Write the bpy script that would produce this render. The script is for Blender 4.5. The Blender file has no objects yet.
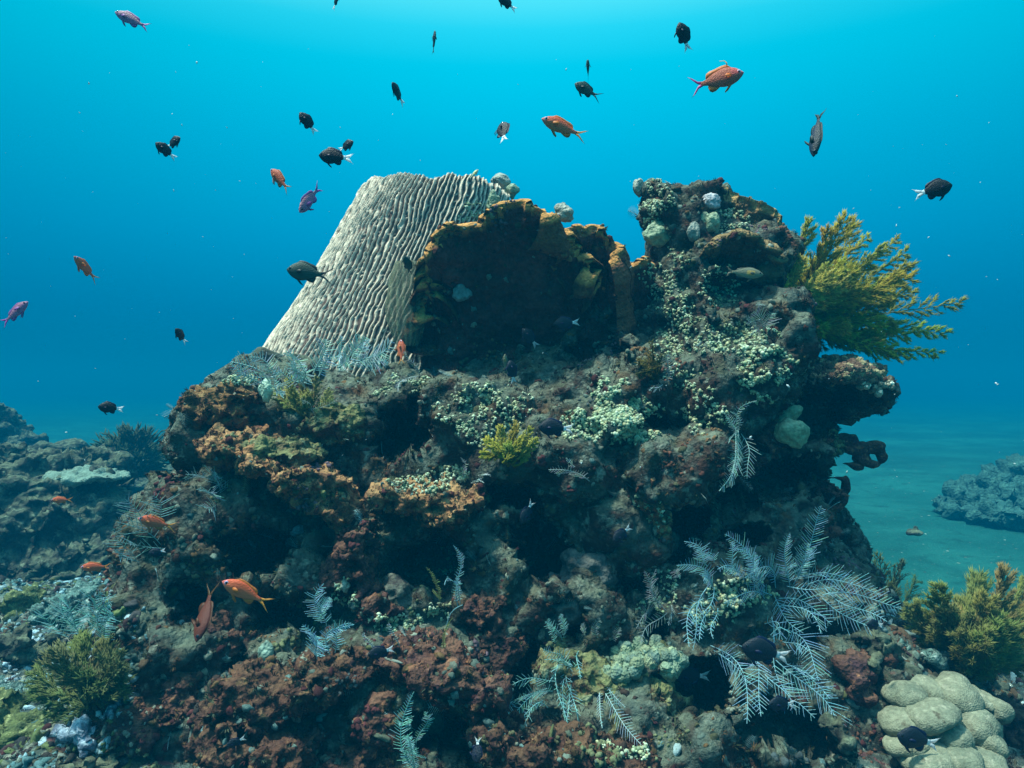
import bpy, bmesh, math, random
import numpy as np
from mathutils import Vector, Matrix
from mathutils.bvhtree import BVHTree
random.seed(7); rng = np.random.default_rng(7)
S = bpy.context.scene; COL = S.collection

# ------------------------------------------------------------ camera, water light, sun, exposure
CAM = Vector((0.0, 0.0, 1.55)); F = 683.0
cd = bpy.data.cameras.new('camera'); cam = bpy.data.objects.new('camera', cd); COL.objects.link(cam)
cam.location = CAM; cam.rotation_euler = (math.radians(90), 0, 0)
cd.sensor_width = 36; cd.lens = 24.01; cd.clip_start = 0.02; cd.clip_end = 300
S.camera = cam
SUN_EL, SUN_AZ = 69.0, 258.0      # azimuth clockwise from +Y: behind the camera, to the left
EXPO = 0.6; WK = 0.5 ** EXPO * 1.05
W = bpy.data.worlds.new('World'); S.world = W; W.use_nodes = True
nt = W.node_tree; nt.nodes.clear()
def N(t, kind, **kw):
    n = t.nodes.new(kind)
    for k, v in kw.items(): setattr(n, k, v)
    return n
def ramp(t, stops, interp='LINEAR'):
    r = N(t, 'ShaderNodeValToRGB'); cr = r.color_ramp; cr.interpolation = interp
    while len(cr.elements) > 1: cr.elements.remove(cr.elements[0])
    cr.elements[0].position = stops[0][0]; cr.elements[0].color = (*stops[0][1], 1)
    for p, c in stops[1:]:
        e = cr.elements.new(p); e.color = (*c, 1)
    return r
def math_(t, op, a=None, b=None, c=None, clamp=False):
    m = N(t, 'ShaderNodeMath', operation=op); m.use_clamp = clamp
    for i, v in enumerate((a, b, c)):
        if v is None: continue
        if isinstance(v, (int, float)): m.inputs[i].default_value = v
        else: t.links.new(v, m.inputs[i])
    return m.outputs[0]
def mixc(t, blend, fac, a, b):
    m = N(t, 'ShaderNodeMix', data_type='RGBA', blend_type=blend)
    for sock, v in ((m.inputs[0], fac), (m.inputs[6], a), (m.inputs[7], b)):
        if isinstance(v, (int, float)): sock.default_value = v
        elif isinstance(v, tuple): sock.default_value = (*v, 1)
        else: t.links.new(v, sock)
    return m.outputs[2]
tc = N(nt, 'ShaderNodeTexCoord'); sep = N(nt, 'ShaderNodeSeparateXYZ'); nt.links.new(tc.outputs['Generated'], sep.inputs[0])
zz = math_(nt, 'MULTIPLY_ADD', sep.outputs[2], 0.5, 0.5)
# sin(elevation) -> radiance of the water column in that direction
def zp(s): return s * 0.5 + 0.5
wr = ramp(nt, [(0.0, (0.0, 0.035, 0.06)), (zp(-0.5), (0.0, 0.055, 0.085)), (zp(-0.1), (0.0, 0.10, 0.19)), (zp(0.02), (0.0, 0.175, 0.35)),
               (zp(0.10), (0.0, 0.24, 0.49)), (zp(0.20), (0.0, 0.36, 0.66)), (zp(0.32), (0.0, 0.49, 0.78)), (zp(0.42), (0.0, 0.62, 0.88)),
               (zp(0.46), (0.02, 0.70, 0.94)), (zp(0.49), (0.09, 0.80, 0.98)), (zp(0.55), (0.06, 0.9, 1.0)), (1.0, (0.3, 1.0, 1.0))])
nt.links.new(zz, wr.inputs[0])
# brighter towards the middle and right, where the light comes down
az = math_(nt, 'ABSOLUTE', math_(nt, 'ADD', sep.outputs[0], -0.05))
side = math_(nt, 'SUBTRACT', 1.03, math_(nt, 'MULTIPLY', math_(nt, 'POWER', az, 1.6), 0.46))
wcol = N(nt, 'ShaderNodeVectorMath', operation='SCALE'); nt.links.new(wr.outputs[0], wcol.inputs[0]); nt.links.new(math_(nt, 'MULTIPLY', side, WK), wcol.inputs['Scale'])
sky = N(nt, 'ShaderNodeTexSky', sky_type='NISHITA'); sky.sun_disc = False
sky.sun_elevation = math.radians(SUN_EL); sky.sun_rotation = math.radians(SUN_AZ)
# Snell's window: the real sky only shows steeply overhead
skyc = mixc(nt, 'MULTIPLY', 1.0, sky.outputs[0], (0.25, 0.40, 0.36))
snell = N(nt, 'ShaderNodeMapRange', interpolation_type='SMOOTHSTEP'); snell.inputs[1].default_value = 0.60; snell.inputs[2].default_value = 0.80
nt.links.new(sep.outputs[2], snell.inputs[0])
fin = mixc(nt, 'MIX', snell.outputs[0], wcol.outputs[0], skyc)
bg = N(nt, 'ShaderNodeBackground'); bg.inputs[1].default_value = 1.0
nt.links.new(fin, bg.inputs[0])
wo = N(nt, 'ShaderNodeOutputWorld'); nt.links.new(bg.outputs[0], wo.inputs[0])
sl = bpy.data.lights.new('sun', 'SUN'); sl.energy = 5.0; sl.angle = math.radians(4); sl.color = (1.0, 0.93, 0.80)
so = bpy.data.objects.new('sun', sl); COL.objects.link(so)
e, a = math.radians(SUN_EL), math.radians(SUN_AZ)
sdir = Vector((math.sin(a) * math.cos(e), math.cos(a) * math.cos(e), math.sin(e)))
so.rotation_euler = (-sdir).to_track_quat('-Z', 'Y').to_euler(); so.location = sdir * 20
S.view_settings.view_transform = 'Standard'; S.view_settings.look = 'None'; S.view_settings.gamma = 1; S.view_settings.exposure = EXPO
S.cycles.max_bounces = 5; S.cycles.diffuse_bounces = 3; S.cycles.glossy_bounces = 2; S.cycles.volume_bounces = 0
S.cycles.transmission_bounces = 3; S.cycles.transparent_max_bounces = 6; S.cycles.use_denoising = True
S.cycles.caustics_reflective = False; S.cycles.caustics_refractive = False

# ------------------------------------------------------------ helpers
def P(px, py, d): return Vector(((px - 512) / F * d, d, CAM.z - (py - 384) / F * d))
def _h(ix, iy, iz, seed):
    h = (ix.astype(np.int64) * 374761393 + iy.astype(np.int64) * 668265263 + iz.astype(np.int64) * 2147483647 + seed * 1274126177) & 0xffffffff
    h = ((h ^ (h >> 13)) * 1274126177) & 0xffffffff
    h = ((h ^ (h >> 16)) * 2246822519) & 0xffffffff
    return ((h ^ (h >> 15)) & 0xffffff) / float(0xffffff)
def noise(p, s, seed=0):
    q = p / s; i = np.floor(q); f = q - i; f = f * f * f * (f * (f * 6 - 15) + 10); i = i.astype(np.int64); r = 0
    for dx in (0, 1):
        for dy in (0, 1):
            for dz in (0, 1):
                w = (f[:, 0] if dx else 1 - f[:, 0]) * (f[:, 1] if dy else 1 - f[:, 1]) * (f[:, 2] if dz else 1 - f[:, 2])
                r = r + w * _h(i[:, 0] + dx, i[:, 1] + dy, i[:, 2] + dz, seed)
    return r * 2 - 1
def worley(p, s, seed=0):
    q = p / s; i = np.floor(q).astype(np.int64); f = q - i; f1 = np.full(len(p), 9.0); f2 = np.full(len(p), 9.0)
    for dx in (-1, 0, 1):
        for dy in (-1, 0, 1):
            for dz in (-1, 0, 1):
                c = i + np.array([dx, dy, dz])
                o = np.stack([_h(c[:, 0], c[:, 1], c[:, 2], seed + k) for k in (11, 23, 37)], 1) + np.array([dx, dy, dz]) - f
                dd = np.sqrt((o ** 2).sum(1)); m = dd < f1
                f2 = np.where(m, f1, np.minimum(f2, dd)); f1 = np.where(m, dd, f1)
    return f1, f2
def tag(o, label=None, cat=None, group=None, kind=None):
    if label: o['label'] = label
    if cat: o['category'] = cat
    if group: o['group'] = group
    if kind: o['kind'] = kind
    return o
def empty(name, loc, label, cat, group=None):
    o = bpy.data.objects.new(name, None); COL.objects.link(o); o.location = loc; o.empty_display_size = .05
    return tag(o, label, cat, group)
def mesh(V, Fc, smooth=True, col=None, mi=None):
    me = bpy.data.meshes.new('m'); V = np.asarray(V, dtype=np.float32)
    if isinstance(Fc, np.ndarray):
        k = Fc.shape[1]; n = len(Fc)
        me.vertices.add(len(V)); me.vertices.foreach_set('co', V.ravel())
        me.loops.add(n * k); me.loops.foreach_set('vertex_index', Fc.astype(np.int32).ravel())
        me.polygons.add(n); me.polygons.foreach_set('loop_start', np.arange(0, n * k, k, dtype=np.int32))
        me.update(calc_edges=True)
    else:
        me.from_pydata(V.tolist(), [], Fc)
    me.polygons.foreach_set('use_smooth', np.full(len(me.polygons), smooth))
    if mi is not None: me.polygons.foreach_set('material_index', np.asarray(mi, dtype=np.int32))
    if col is not None: setcol(me, col)
    me.update(); return me
def setcol(me, col):
    at = me.color_attributes.new('Col', 'FLOAT_COLOR', 'POINT')
    c = np.ones((len(me.vertices), 4), dtype=np.float32); c[:, :3] = col; at.data.foreach_set('color', c.ravel())
def link(name, me, mats, parent=None, loc=None):
    o = bpy.data.objects.new(name, me); me.name = name; COL.objects.link(o)
    for m in (mats if isinstance(mats, (list, tuple)) else [mats]): me.materials.append(m)
    if parent is not None:
        o.parent = parent
    if loc is not None: o.location = loc
    return o
def recenter(V, c):   # vertices relative to a base point
    return np.asarray(V) - np.array(c)
def getV(me):
    V = np.empty(len(me.vertices) * 3, dtype=np.float32); me.vertices.foreach_get('co', V); return V.reshape(-1, 3).astype(np.float64)
def getN(me):
    V = np.empty(len(me.vertices) * 3, dtype=np.float32); me.vertices.foreach_get('normal', V); return V.reshape(-1, 3).astype(np.float64)
def setV(me, V):
    me.vertices.foreach_set('co', V.astype(np.float32).ravel()); me.update()

# ------------------------------------------------------------ materials
def pmat(name, rough=0.85, spec=0.25):
    m = bpy.data.materials.new(name); m.use_nodes = True; t = m.node_tree; b = t.nodes['Principled BSDF']
    b.inputs['Roughness'].default_value = rough; b.inputs['Specular IOR Level'].default_value = spec
    return m, t, b
def bump(t, b, items, dist=0.004):
    co = N(t, 'ShaderNodeTexCoord').outputs['Object']; tot = None
    for kind, sc, w in items:
        if kind == 'n':
            n = N(t, 'ShaderNodeTexNoise'); n.inputs['Scale'].default_value = sc; n.inputs['Detail'].default_value = 5; n.inputs['Roughness'].default_value = .65; o = n.outputs[0]
        else:
            n = N(t, 'ShaderNodeTexVoronoi'); n.inputs['Scale'].default_value = sc; o = n.outputs[0]
        t.links.new(co, n.inputs['Vector']); o = math_(t, 'MULTIPLY', o, w)
        tot = o if tot is None else math_(t, 'ADD', tot, o)
    bp = N(t, 'ShaderNodeBump'); bp.inputs['Distance'].default_value = dist; bp.inputs['Strength'].default_value = 1.0
    t.links.new(tot, bp.inputs['Height']); t.links.new(bp.outputs[0], b.inputs['Normal'])
def noisemask(t, sc, lo, hi, seed=0.0, detail=4):
    co = N(t, 'ShaderNodeTexCoord').outputs['Object']
    mp = N(t, 'ShaderNodeMapping'); mp.inputs['Location'].default_value = (seed, seed * 1.7, -seed); t.links.new(co, mp.inputs[0])
    n = N(t, 'ShaderNodeTexNoise'); n.inputs['Scale'].default_value = sc; n.inputs['Detail'].default_value = detail; n.inputs['Roughness'].default_value = .6
    t.links.new(mp.outputs[0], n.inputs['Vector'])
    r = N(t, 'ShaderNodeMapRange'); r.inputs[1].default_value = lo; r.inputs[2].default_value = hi; t.links.new(n.outputs[0], r.inputs[0])
    return r.outputs[0]
def reef_mat(name, base, layers, top=None, topw=0.6, bumps=(('n', 60, 1), ('v', 120, .6)), dist=.006, rough=.9):
    """base colour, then patches (scale, lo, hi, seed, colour) laid over it; top = colour mixed onto upward faces: silt/turf on rock, a lighter brown on sponges"""
    m, t, b = pmat(name, rough, .15); c = base
    for (sc, lo, hi, seed, colr) in layers:
        c = mixc(t, 'MIX', noisemask(t, sc, lo, hi, seed), c, colr)
    if top:
        g = N(t, 'ShaderNodeNewGeometry'); sp = N(t, 'ShaderNodeSeparateXYZ'); t.links.new(g.outputs['Normal'], sp.inputs[0])
        r = N(t, 'ShaderNodeMapRange'); r.inputs[1].default_value = .25; r.inputs[2].default_value = .85; t.links.new(sp.outputs[2], r.inputs[0])
        f = math_(t, 'MULTIPLY', math_(t, 'MULTIPLY', r.outputs[0], topw), noisemask(t, 14, .35, .6, 3.3))
        c = mixc(t, 'MIX', f, c, top)
    fine = noisemask(t, 90, .3, .7, 9.1, 3); fr = ramp(t, [(0, (.55,) * 3), (1, (1.45,) * 3)]); t.links.new(fine, fr.inputs[0])
    # ramps clamp at 1, so multiply twice: dark flecks and light flecks of the growth itself
    c = mixc(t, 'MULTIPLY', .6, c, fr.outputs[0])
    t.links.new(c, b.inputs['Base Color']); bump(t, b, bumps, dist); return m
def vc_mat(name, rough=.7, spec=.3, bumps=None, dist=.003, var=.35, vs=120, sss=0, trans=0):
    m, t, b = pmat(name, rough, spec)
    at = N(t, 'ShaderNodeAttribute'); at.attribute_name = 'Col'
    fine = noisemask(t, vs, .3, .7, 2.2, 3); fr = ramp(t, [(0, (1 - var,) * 3), (1, (1,) * 3)]); t.links.new(fine, fr.inputs[0])
    c = mixc(t, 'MULTIPLY', 1, at.outputs['Color'], fr.outputs[0]); t.links.new(c, b.inputs['Base Color'])
    if bumps: bump(t, b, bumps, dist)
    if trans:
        tr = N(t, 'ShaderNodeBsdfTranslucent'); t.links.new(c, tr.inputs[0]); mx = N(t, 'ShaderNodeMixShader'); mx.inputs[0].default_value = trans
        t.links.new(b.outputs[0], mx.inputs[1]); t.links.new(tr.outputs[0], mx.inputs[2]); t.links.new(mx.outputs[0], t.nodes['Material Output'].inputs[0])
    return m
M_ROCK = reef_mat('reef_rock', (.030, .024, .019),
    [(5, .45, .6, 0, (.050, .024, .017)), (8, .5, .62, 4, (.040, .045, .026)), (13, .46, .60, 8, (.065, .085, .07)), (11, .58, .68, 12, (.09, .045, .02)), (30, .56, .66, 16, (.17, .19, .15)), (45, .64, .70, 21, (.10, .035, .03))],
    top=(.14, .165, .115), topw=.75, bumps=(('n', 40, 1.4), ('v', 90, .7), ('n', 160, .5)), dist=.008)
M_SPONGE_R = reef_mat('dusky_sponge', (.052, .024, .018),
    [(9, .42, .62, 1, (.085, .036, .024)), (22, .5, .65, 5, (.045, .02, .018)), (35, .58, .68, 9, (.20, .115, .055))],
    top=(.15, .085, .045), topw=.6, bumps=(('n', 70, 1.2), ('v', 110, 1)), dist=.006)  # dark rust copy of the ledge sponge, reef-foot shade put into its colour
M_SPONGE = reef_mat('rust_sponge', (.17, .078, .040),
    [(9, .42, .62, 1, (.29, .135, .06)), (22, .5, .65, 5, (.11, .045, .03)), (35, .56, .68, 9, (.40, .23, .10))],
    top=(.46, .28, .12), topw=.6, bumps=(('n', 70, 1.2), ('v', 110, 1)), dist=.006)
M_SPONGE_B = reef_mat('brown_sponge', (.11, .055, .025),
    [(9, .42, .62, 3, (.19, .10, .035)), (22, .5, .65, 5, (.07, .03, .02)), (35, .58, .68, 9, (.30, .19, .07))],
    top=(.30, .19, .08), topw=.6, bumps=(('n', 70, 1.2), ('v', 110, 1)), dist=.006)
M_SPONGE_D = reef_mat('maroon_sponge', (.060, .028, .022),
    [(8, .42, .62, 2, (.095, .040, .028)), (22, .5, .65, 5, (.055, .025, .03)), (35, .58, .68, 9, (.27, .12, .06))],
    top=(.19, .10, .06), topw=.6, bumps=(('n', 70, 1.2), ('v', 110, 1)), dist=.006)
M_CRUST = reef_mat('green_crust', (.075, .065, .03),
    [(9, .42, .6, 1, (.13, .14, .055)), (20, .5, .62, 5, (.08, .04, .025)), (30, .56, .66, 9, (.24, .26, .16)), (50, .6, .7, 14, (.22, .10, .05))],
    top=(.20, .21, .09), topw=.7, bumps=(('n', 60, 1.2), ('v', 110, 1)), dist=.006)
M_FARB = reef_mat('haze_tinted_rock', (.03, .075, .065), [(3, .45, .6, 0, (.04, .10, .085)), (12, .5, .64, 5, (.07, .15, .12))], bumps=(('n', 20, 1), ('v', 30, 1)), dist=.02)  # teal tint puts water haze into the boulder's own colour
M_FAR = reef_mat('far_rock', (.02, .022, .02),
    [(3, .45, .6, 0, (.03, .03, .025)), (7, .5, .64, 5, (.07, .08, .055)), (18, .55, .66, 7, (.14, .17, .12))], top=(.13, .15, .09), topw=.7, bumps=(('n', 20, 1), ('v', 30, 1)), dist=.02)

# ------------------------------------------------------------ lump builder: ellipsoids fused by a voxel remesh, then displaced
_ico = None
def ico(sub):
    bm = bmesh.new(); bmesh.ops.create_icosphere(bm, subdivisions=sub, radius=1)
    V = np.array([v.co[:] for v in bm.verts]); Fc = np.array([[v.index for v in f.verts] for f in bm.faces]); bm.free(); return V, Fc
ICO3 = ico(3); ICO2 = ico(2); ICO1 = ico(1)
def fuse(blobs, voxel, smooth=3):
    """blobs: (px, py, depth, half-width px, half-height px, half-depth m[, tilt deg])"""
    Vs, Fs, n = [], [], 0
    for b in blobs:
        px, py, d, rx, rz, ry = b[:6]; tilt = math.radians(b[6]) if len(b) > 6 else 0
        V = ICO3[0] * np.array([rx / F * d, ry, rz / F * d])
        if tilt:
            c, s = math.cos(tilt), math.sin(tilt); V = np.stack([V[:, 0] * c - V[:, 2] * s, V[:, 1], V[:, 0] * s + V[:, 2] * c], 1)
        Vs.append(V + np.array(P(px, py, d))); Fs.append(ICO3[1] + n); n += len(V)
    me = mesh(np.concatenate(Vs), np.concatenate(Fs)); o = bpy.data.objects.new('tmp', me); COL.objects.link(o)
    r = o.modifiers.new('r', 'REMESH'); r.mode = 'VOXEL'; r.voxel_size = voxel
    if smooth:
        s = o.modifiers.new('s', 'SMOOTH'); s.iterations = smooth; s.factor = .6
    dg = bpy.context.evaluated_depsgraph_get(); out = bpy.data.meshes.new_from_object(o.evaluated_get(dg))
    bpy.data.objects.remove(o); bpy.data.meshes.remove(me)
    out.materials.clear(); out.polygons.foreach_set('use_smooth', np.full(len(out.polygons), True)); return out
def cellid(p, s, seed):
    q = p / s; i = np.floor(q).astype(np.int64); f = q - i; best = np.full(len(p), 9.0); idv = np.zeros(len(p))
    for dx in (-1, 0, 1):
        for dy in (-1, 0, 1):
            for dz in (-1, 0, 1):
                c = i + np.array([dx, dy, dz]); o = np.stack([_h(c[:, 0], c[:, 1], c[:, 2], seed + k) for k in (11, 23, 37)], 1) + np.array([dx, dy, dz]) - f
                dd = np.sqrt((o ** 2).sum(1)); m = dd < best; best = np.where(m, dd, best); idv = np.where(m, _h(c[:, 0], c[:, 1], c[:, 2], seed + 99), idv)
    return best, idv
def rough_up(me, steps, seed=0, clumps=None, pits=None):
    """steps: (scale, amplitude); clumps/pits: (cell size, amplitude)"""
    for k, st in enumerate(steps):
        V = getV(me); Nn = getN(me)
        if st[0] == 'r':      # folded ridges
            n = noise(V + noise(V, st[1] * 1.5, seed + 5)[:, None] * st[1] * .4, st[1], seed + k * 13 + 3); setV(me, V + Nn * (((1 - np.abs(n) * 2.2).clip(0, 1) ** 1.3 - .45) * st[2])[:, None]); continue
        s, a_ = st; n = noise(V, s, seed + k * 7)
        off = np.stack([noise(V, s, seed + k * 7 + j) for j in (1, 2, 3)], 1)
        V = V + Nn * (n * a_)[:, None] + off * (a_ * .6); setV(me, V)
    for c in (clumps or []):
        V = getV(me); Nn = getN(me); f1, f2 = worley(V, c[0], seed + 50); V = V + Nn * (np.clip(1 - f1 * 1.25, 0, 1) ** .7 * c[1] - c[1] * .4)[:, None]; setV(me, V)
    for c in (pits or []):
        V = getV(me); Nn = getN(me); f1, f2 = worley(V, c[0], seed + 90); m = np.clip(1 - f1 / .33, 0, 1) ** .5; V = V - Nn * (m * c[1])[:, None]; setV(me, V)
    return me
SOLID = []; TURFW = []      # (vertices, triangles) other things can grow on
def carve(me, holes, seed=0):
    """hollows: (px, py, half-width px, half-height px, depth m) pushed into the rock away from its front"""
    V = getV(me); d = V[:, 1]; px = V[:, 0] / d * F + 512; py = 384 - (V[:, 2] - CAM.z) / d * F
    w = noise(V, .09, seed + 70) * .35 + noise(V, .035, seed + 71) * .15
    for (cx, cy, rx, ry, dep) in holes:
        q = np.sqrt(((px - cx) / rx) ** 2 + ((py - cy) / ry) ** 2) + w; m = np.clip((1.1 - q) / .35, 0, 1); m = m * m * (3 - 2 * m)
        k = 1 + m * dep * np.clip((2.6 - d) / .3, 0, 1) / d
        V[:, 1] *= k; V[:, 0] *= k; V[:, 2] = CAM.z + (V[:, 2] - CAM.z) * k; d = V[:, 1]
    setV(me, V)
def solidify_bvh(me, off=(0, 0, 0), w=1.0):
    V = getV(me) + np.array(off); me.calc_loop_triangles(); T = np.empty(len(me.loop_triangles) * 3, dtype=np.int32); me.loop_triangles.foreach_get('vertices', T)
    SOLID.append((V, T.reshape(-1, 3))); TURFW.append(w)
def lump(name, blobs, voxel, steps, m, label, cat, group=None, seed=0, clumps=None, pits=None, smooth=3, kind=None, solid=True, parent=None, holes=None):
    me = fuse(blobs, voxel, smooth)
    if holes: carve(me, holes, seed)
    rough_up(me, steps, seed, clumps, pits)
    if solid: solidify_bvh(me)
    V = getV(me); c = np.array([V[:, 0].mean(), V[:, 1].mean(), V[:, 2].min()]); setV(me, V - c)
    o = link(name, me, m, parent, Vector(c)); return tag(o, label, cat, group, kind)
# ------------------------------------------------------------ seabed
def ground_z(x, y):
    """sand at 0, rising into a reef slope round the bommie"""
    r = np.sqrt(((x + .15) / 2.9) ** 2 + ((y - 1.9) / 1.75) ** 2); z = .62 / (1 + np.exp((r - .95) * 7))
    z = z + .50 / (1 + np.exp((np.sqrt(((x + 3.0) / 1.7) ** 2 + ((y - 3.6) / 1.3) ** 2) - .9) * 5))
    return z
def grid(x0, x1, nx, y0, y1, ny, px=1.0, py=1.0):
    u = np.linspace(-1, 1, nx); u = np.sign(u) * np.abs(u) ** px; v = np.linspace(0, 1, ny) ** py
    X, Y = np.meshgrid((x0 + x1) / 2 + u * (x1 - x0) / 2, y0 + v * (y1 - y0)); I = np.arange(nx * ny).reshape(ny, nx)
    return X.ravel(), Y.ravel(), np.stack([I[:-1, :-1].ravel(), I[:-1, 1:].ravel(), I[1:, 1:].ravel(), I[1:, :-1].ravel()], 1)
X, Y, Fg = grid(-72, 72, 760, -7, 130, 700, 2.9, 2.7)
p = np.stack([X, Y, X * 0], 1)
Z = ground_z(X, Y); rk = np.clip(Z / .3, 0, 1)
Z = Z + noise(p, 1.7, 3) * .06 + noise(p, .5, 4) * .02 + rk * (noise(p, .22, 5) * .05 + noise(p, .09, 6) * .03 + noise(p, .04, 7) * .012) + (1 - rk) * noise(p * np.array([1, 2.5, 1]), .16, 8) * .008
me = mesh(np.stack([X, Y, Z], 1), Fg, col=np.stack([rk] * 3, 1))
solidify_bvh(me)
m, t, b = pmat('sand_and_rubble', .95, .1)
c = mixc(t, 'MIX', noisemask(t, 1.2, .4, .62, 1), (.012, .10, .085), (.022, .145, .12))
c = mixc(t, 'MIX', noisemask(t, .35, .45, .65, 22), c, (.010, .08, .068)); c = mixc(t, 'MIX', noisemask(t, 5, .54, .72, 2), c, (.010, .07, .06)); c = mixc(t, 'MIX', noisemask(t, 55, .62, .7, 5), c, (.10, .20, .17))
at = N(t, 'ShaderNodeAttribute'); at.attribute_name = 'Col'
r_ = mixc(t, 'MIX', noisemask(t, 9, .45, .6, 8), (.06, .075, .065), (.12, .18, .15)); r_ = mixc(t, 'MIX', noisemask(t, 26, .52, .64, 11), r_, (.35, .36, .28))
r_ = mixc(t, 'MIX', noisemask(t, 14, .58, .66, 15), r_, (.16, .06, .06))
c = mixc(t, 'MIX', at.outputs['Color'], c, r_); t.links.new(c, b.inputs['Base Color']); bump(t, b, (('n', 18, 1.2), ('n', 90, .6)), .03)
tag(link('seabed', me, m), kind='structure')

# ------------------------------------------------------------ the bommie
core = [(520, 600, 2.20, 290, 190, .45), (520, 450, 2.30, 240, 100, .42), (600, 350, 2.45, 165, 95, .32),
        (255, 560, 2.15, 115, 110, .38), (205, 640, 2.0, 90, 110, .36), (310, 425, 2.32, 110, 62, .32), (225, 430, 2.15, 38, 40, .2),
        (150, 600, 2.1, 30, 55, .2), (165, 540, 2.1, 30, 35, .2),
        (400, 720, 1.85, 260, 110, .38), (650, 740, 1.8, 220, 100, .38), (190, 745, 1.8, 90, 80, .32), (830, 690, 2.0, 90, 80, .38),
        (752, 525, 2.2, 66, 80, .32), (782, 440, 2.25, 46, 52, .26), (838, 385, 2.25, 52, 26, .22), (795, 590, 2.15, 62, 60, .3),
        (698, 300, 2.24, 50, 85, .23), (684, 228, 2.25, 38, 42, .16), (658, 205, 2.2, 20, 26, .12), (688, 196, 2.25, 34, 12, .12), (742, 330, 2.24, 30, 44, .2), (722, 385, 2.12, 70, 62, .26), (752, 285, 2.24, 30, 55, .17), (700, 330, 2.14, 44, 60, .2),
        (630, 385, 2.12, 60, 50, .25), (610, 412, 1.97, 42, 32, .13), (480, 410, 2.15, 80, 45, .25), (560, 465, 2.05, 110, 50, .25), (665, 455, 2.0, 70, 34, .22), (760, 350, 2.1, 38, 55, .2),
        (440, 590, 1.98, 90, 70, .25), (560, 610, 1.92, 70, 60, .22), (700, 600, 1.98, 90, 70, .25), (330, 560, 2.0, 60, 50, .2), (760, 690, 1.88, 90, 60, .25),
        (900, 720, 2.25, 110, 70, .35), (1000, 720, 2.5, 110, 55, .4), (900, 650, 2.4, 60, 30, .3), (120, 740, 1.95, 70, 40, .25), (845, 560, 2.3, 18, 32, .12), (826, 510, 2.25, 12, 22, .1)]
HOLES = [(398, 432, 42, 40, .30), (265, 545, 66, 34, .30), (300, 612, 42, 28, .22), (430, 560, 50, 42, .30), (540, 545, 32, 55, .30), (505, 500, 45, 20, .25), (455, 732, 50, 26, .35),
         (520, 680, 20, 34, .25), (680, 520, 30, 46, .34), (820, 418, 40, 26, .22), (770, 478, 60, 22, .25), (560, 625, 22, 30, .2), (700, 690, 45, 22, .3), (800, 735, 60, 22, .2),
         (590, 350, 40, 18, .12), (660, 415, 14, 18, .12), (200, 600, 26, 30, .22), (190, 480, 18, 16, .25), (640, 590, 30, 22, .25), (745, 540, 30, 20, .2), (820, 640, 30, 20, .16), (250, 660, 26, 14, .2), (655, 640, 20, 20, .2), (735, 285, 26, 16, .1), (860, 400, 24, 12, .1)]
bommie = lump('coral_bommie', core, .0125, [(.45, .035), (.2, .03), (.09, .024), (.045, .015), (.022, .008)], M_ROCK,
     'tall dark reef rock crusted with brown growth filling the middle of the picture', 'reef rock', seed=1, clumps=[(.06, .024)], pits=[(.075, .02)], smooth=3, holes=HOLES)

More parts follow.
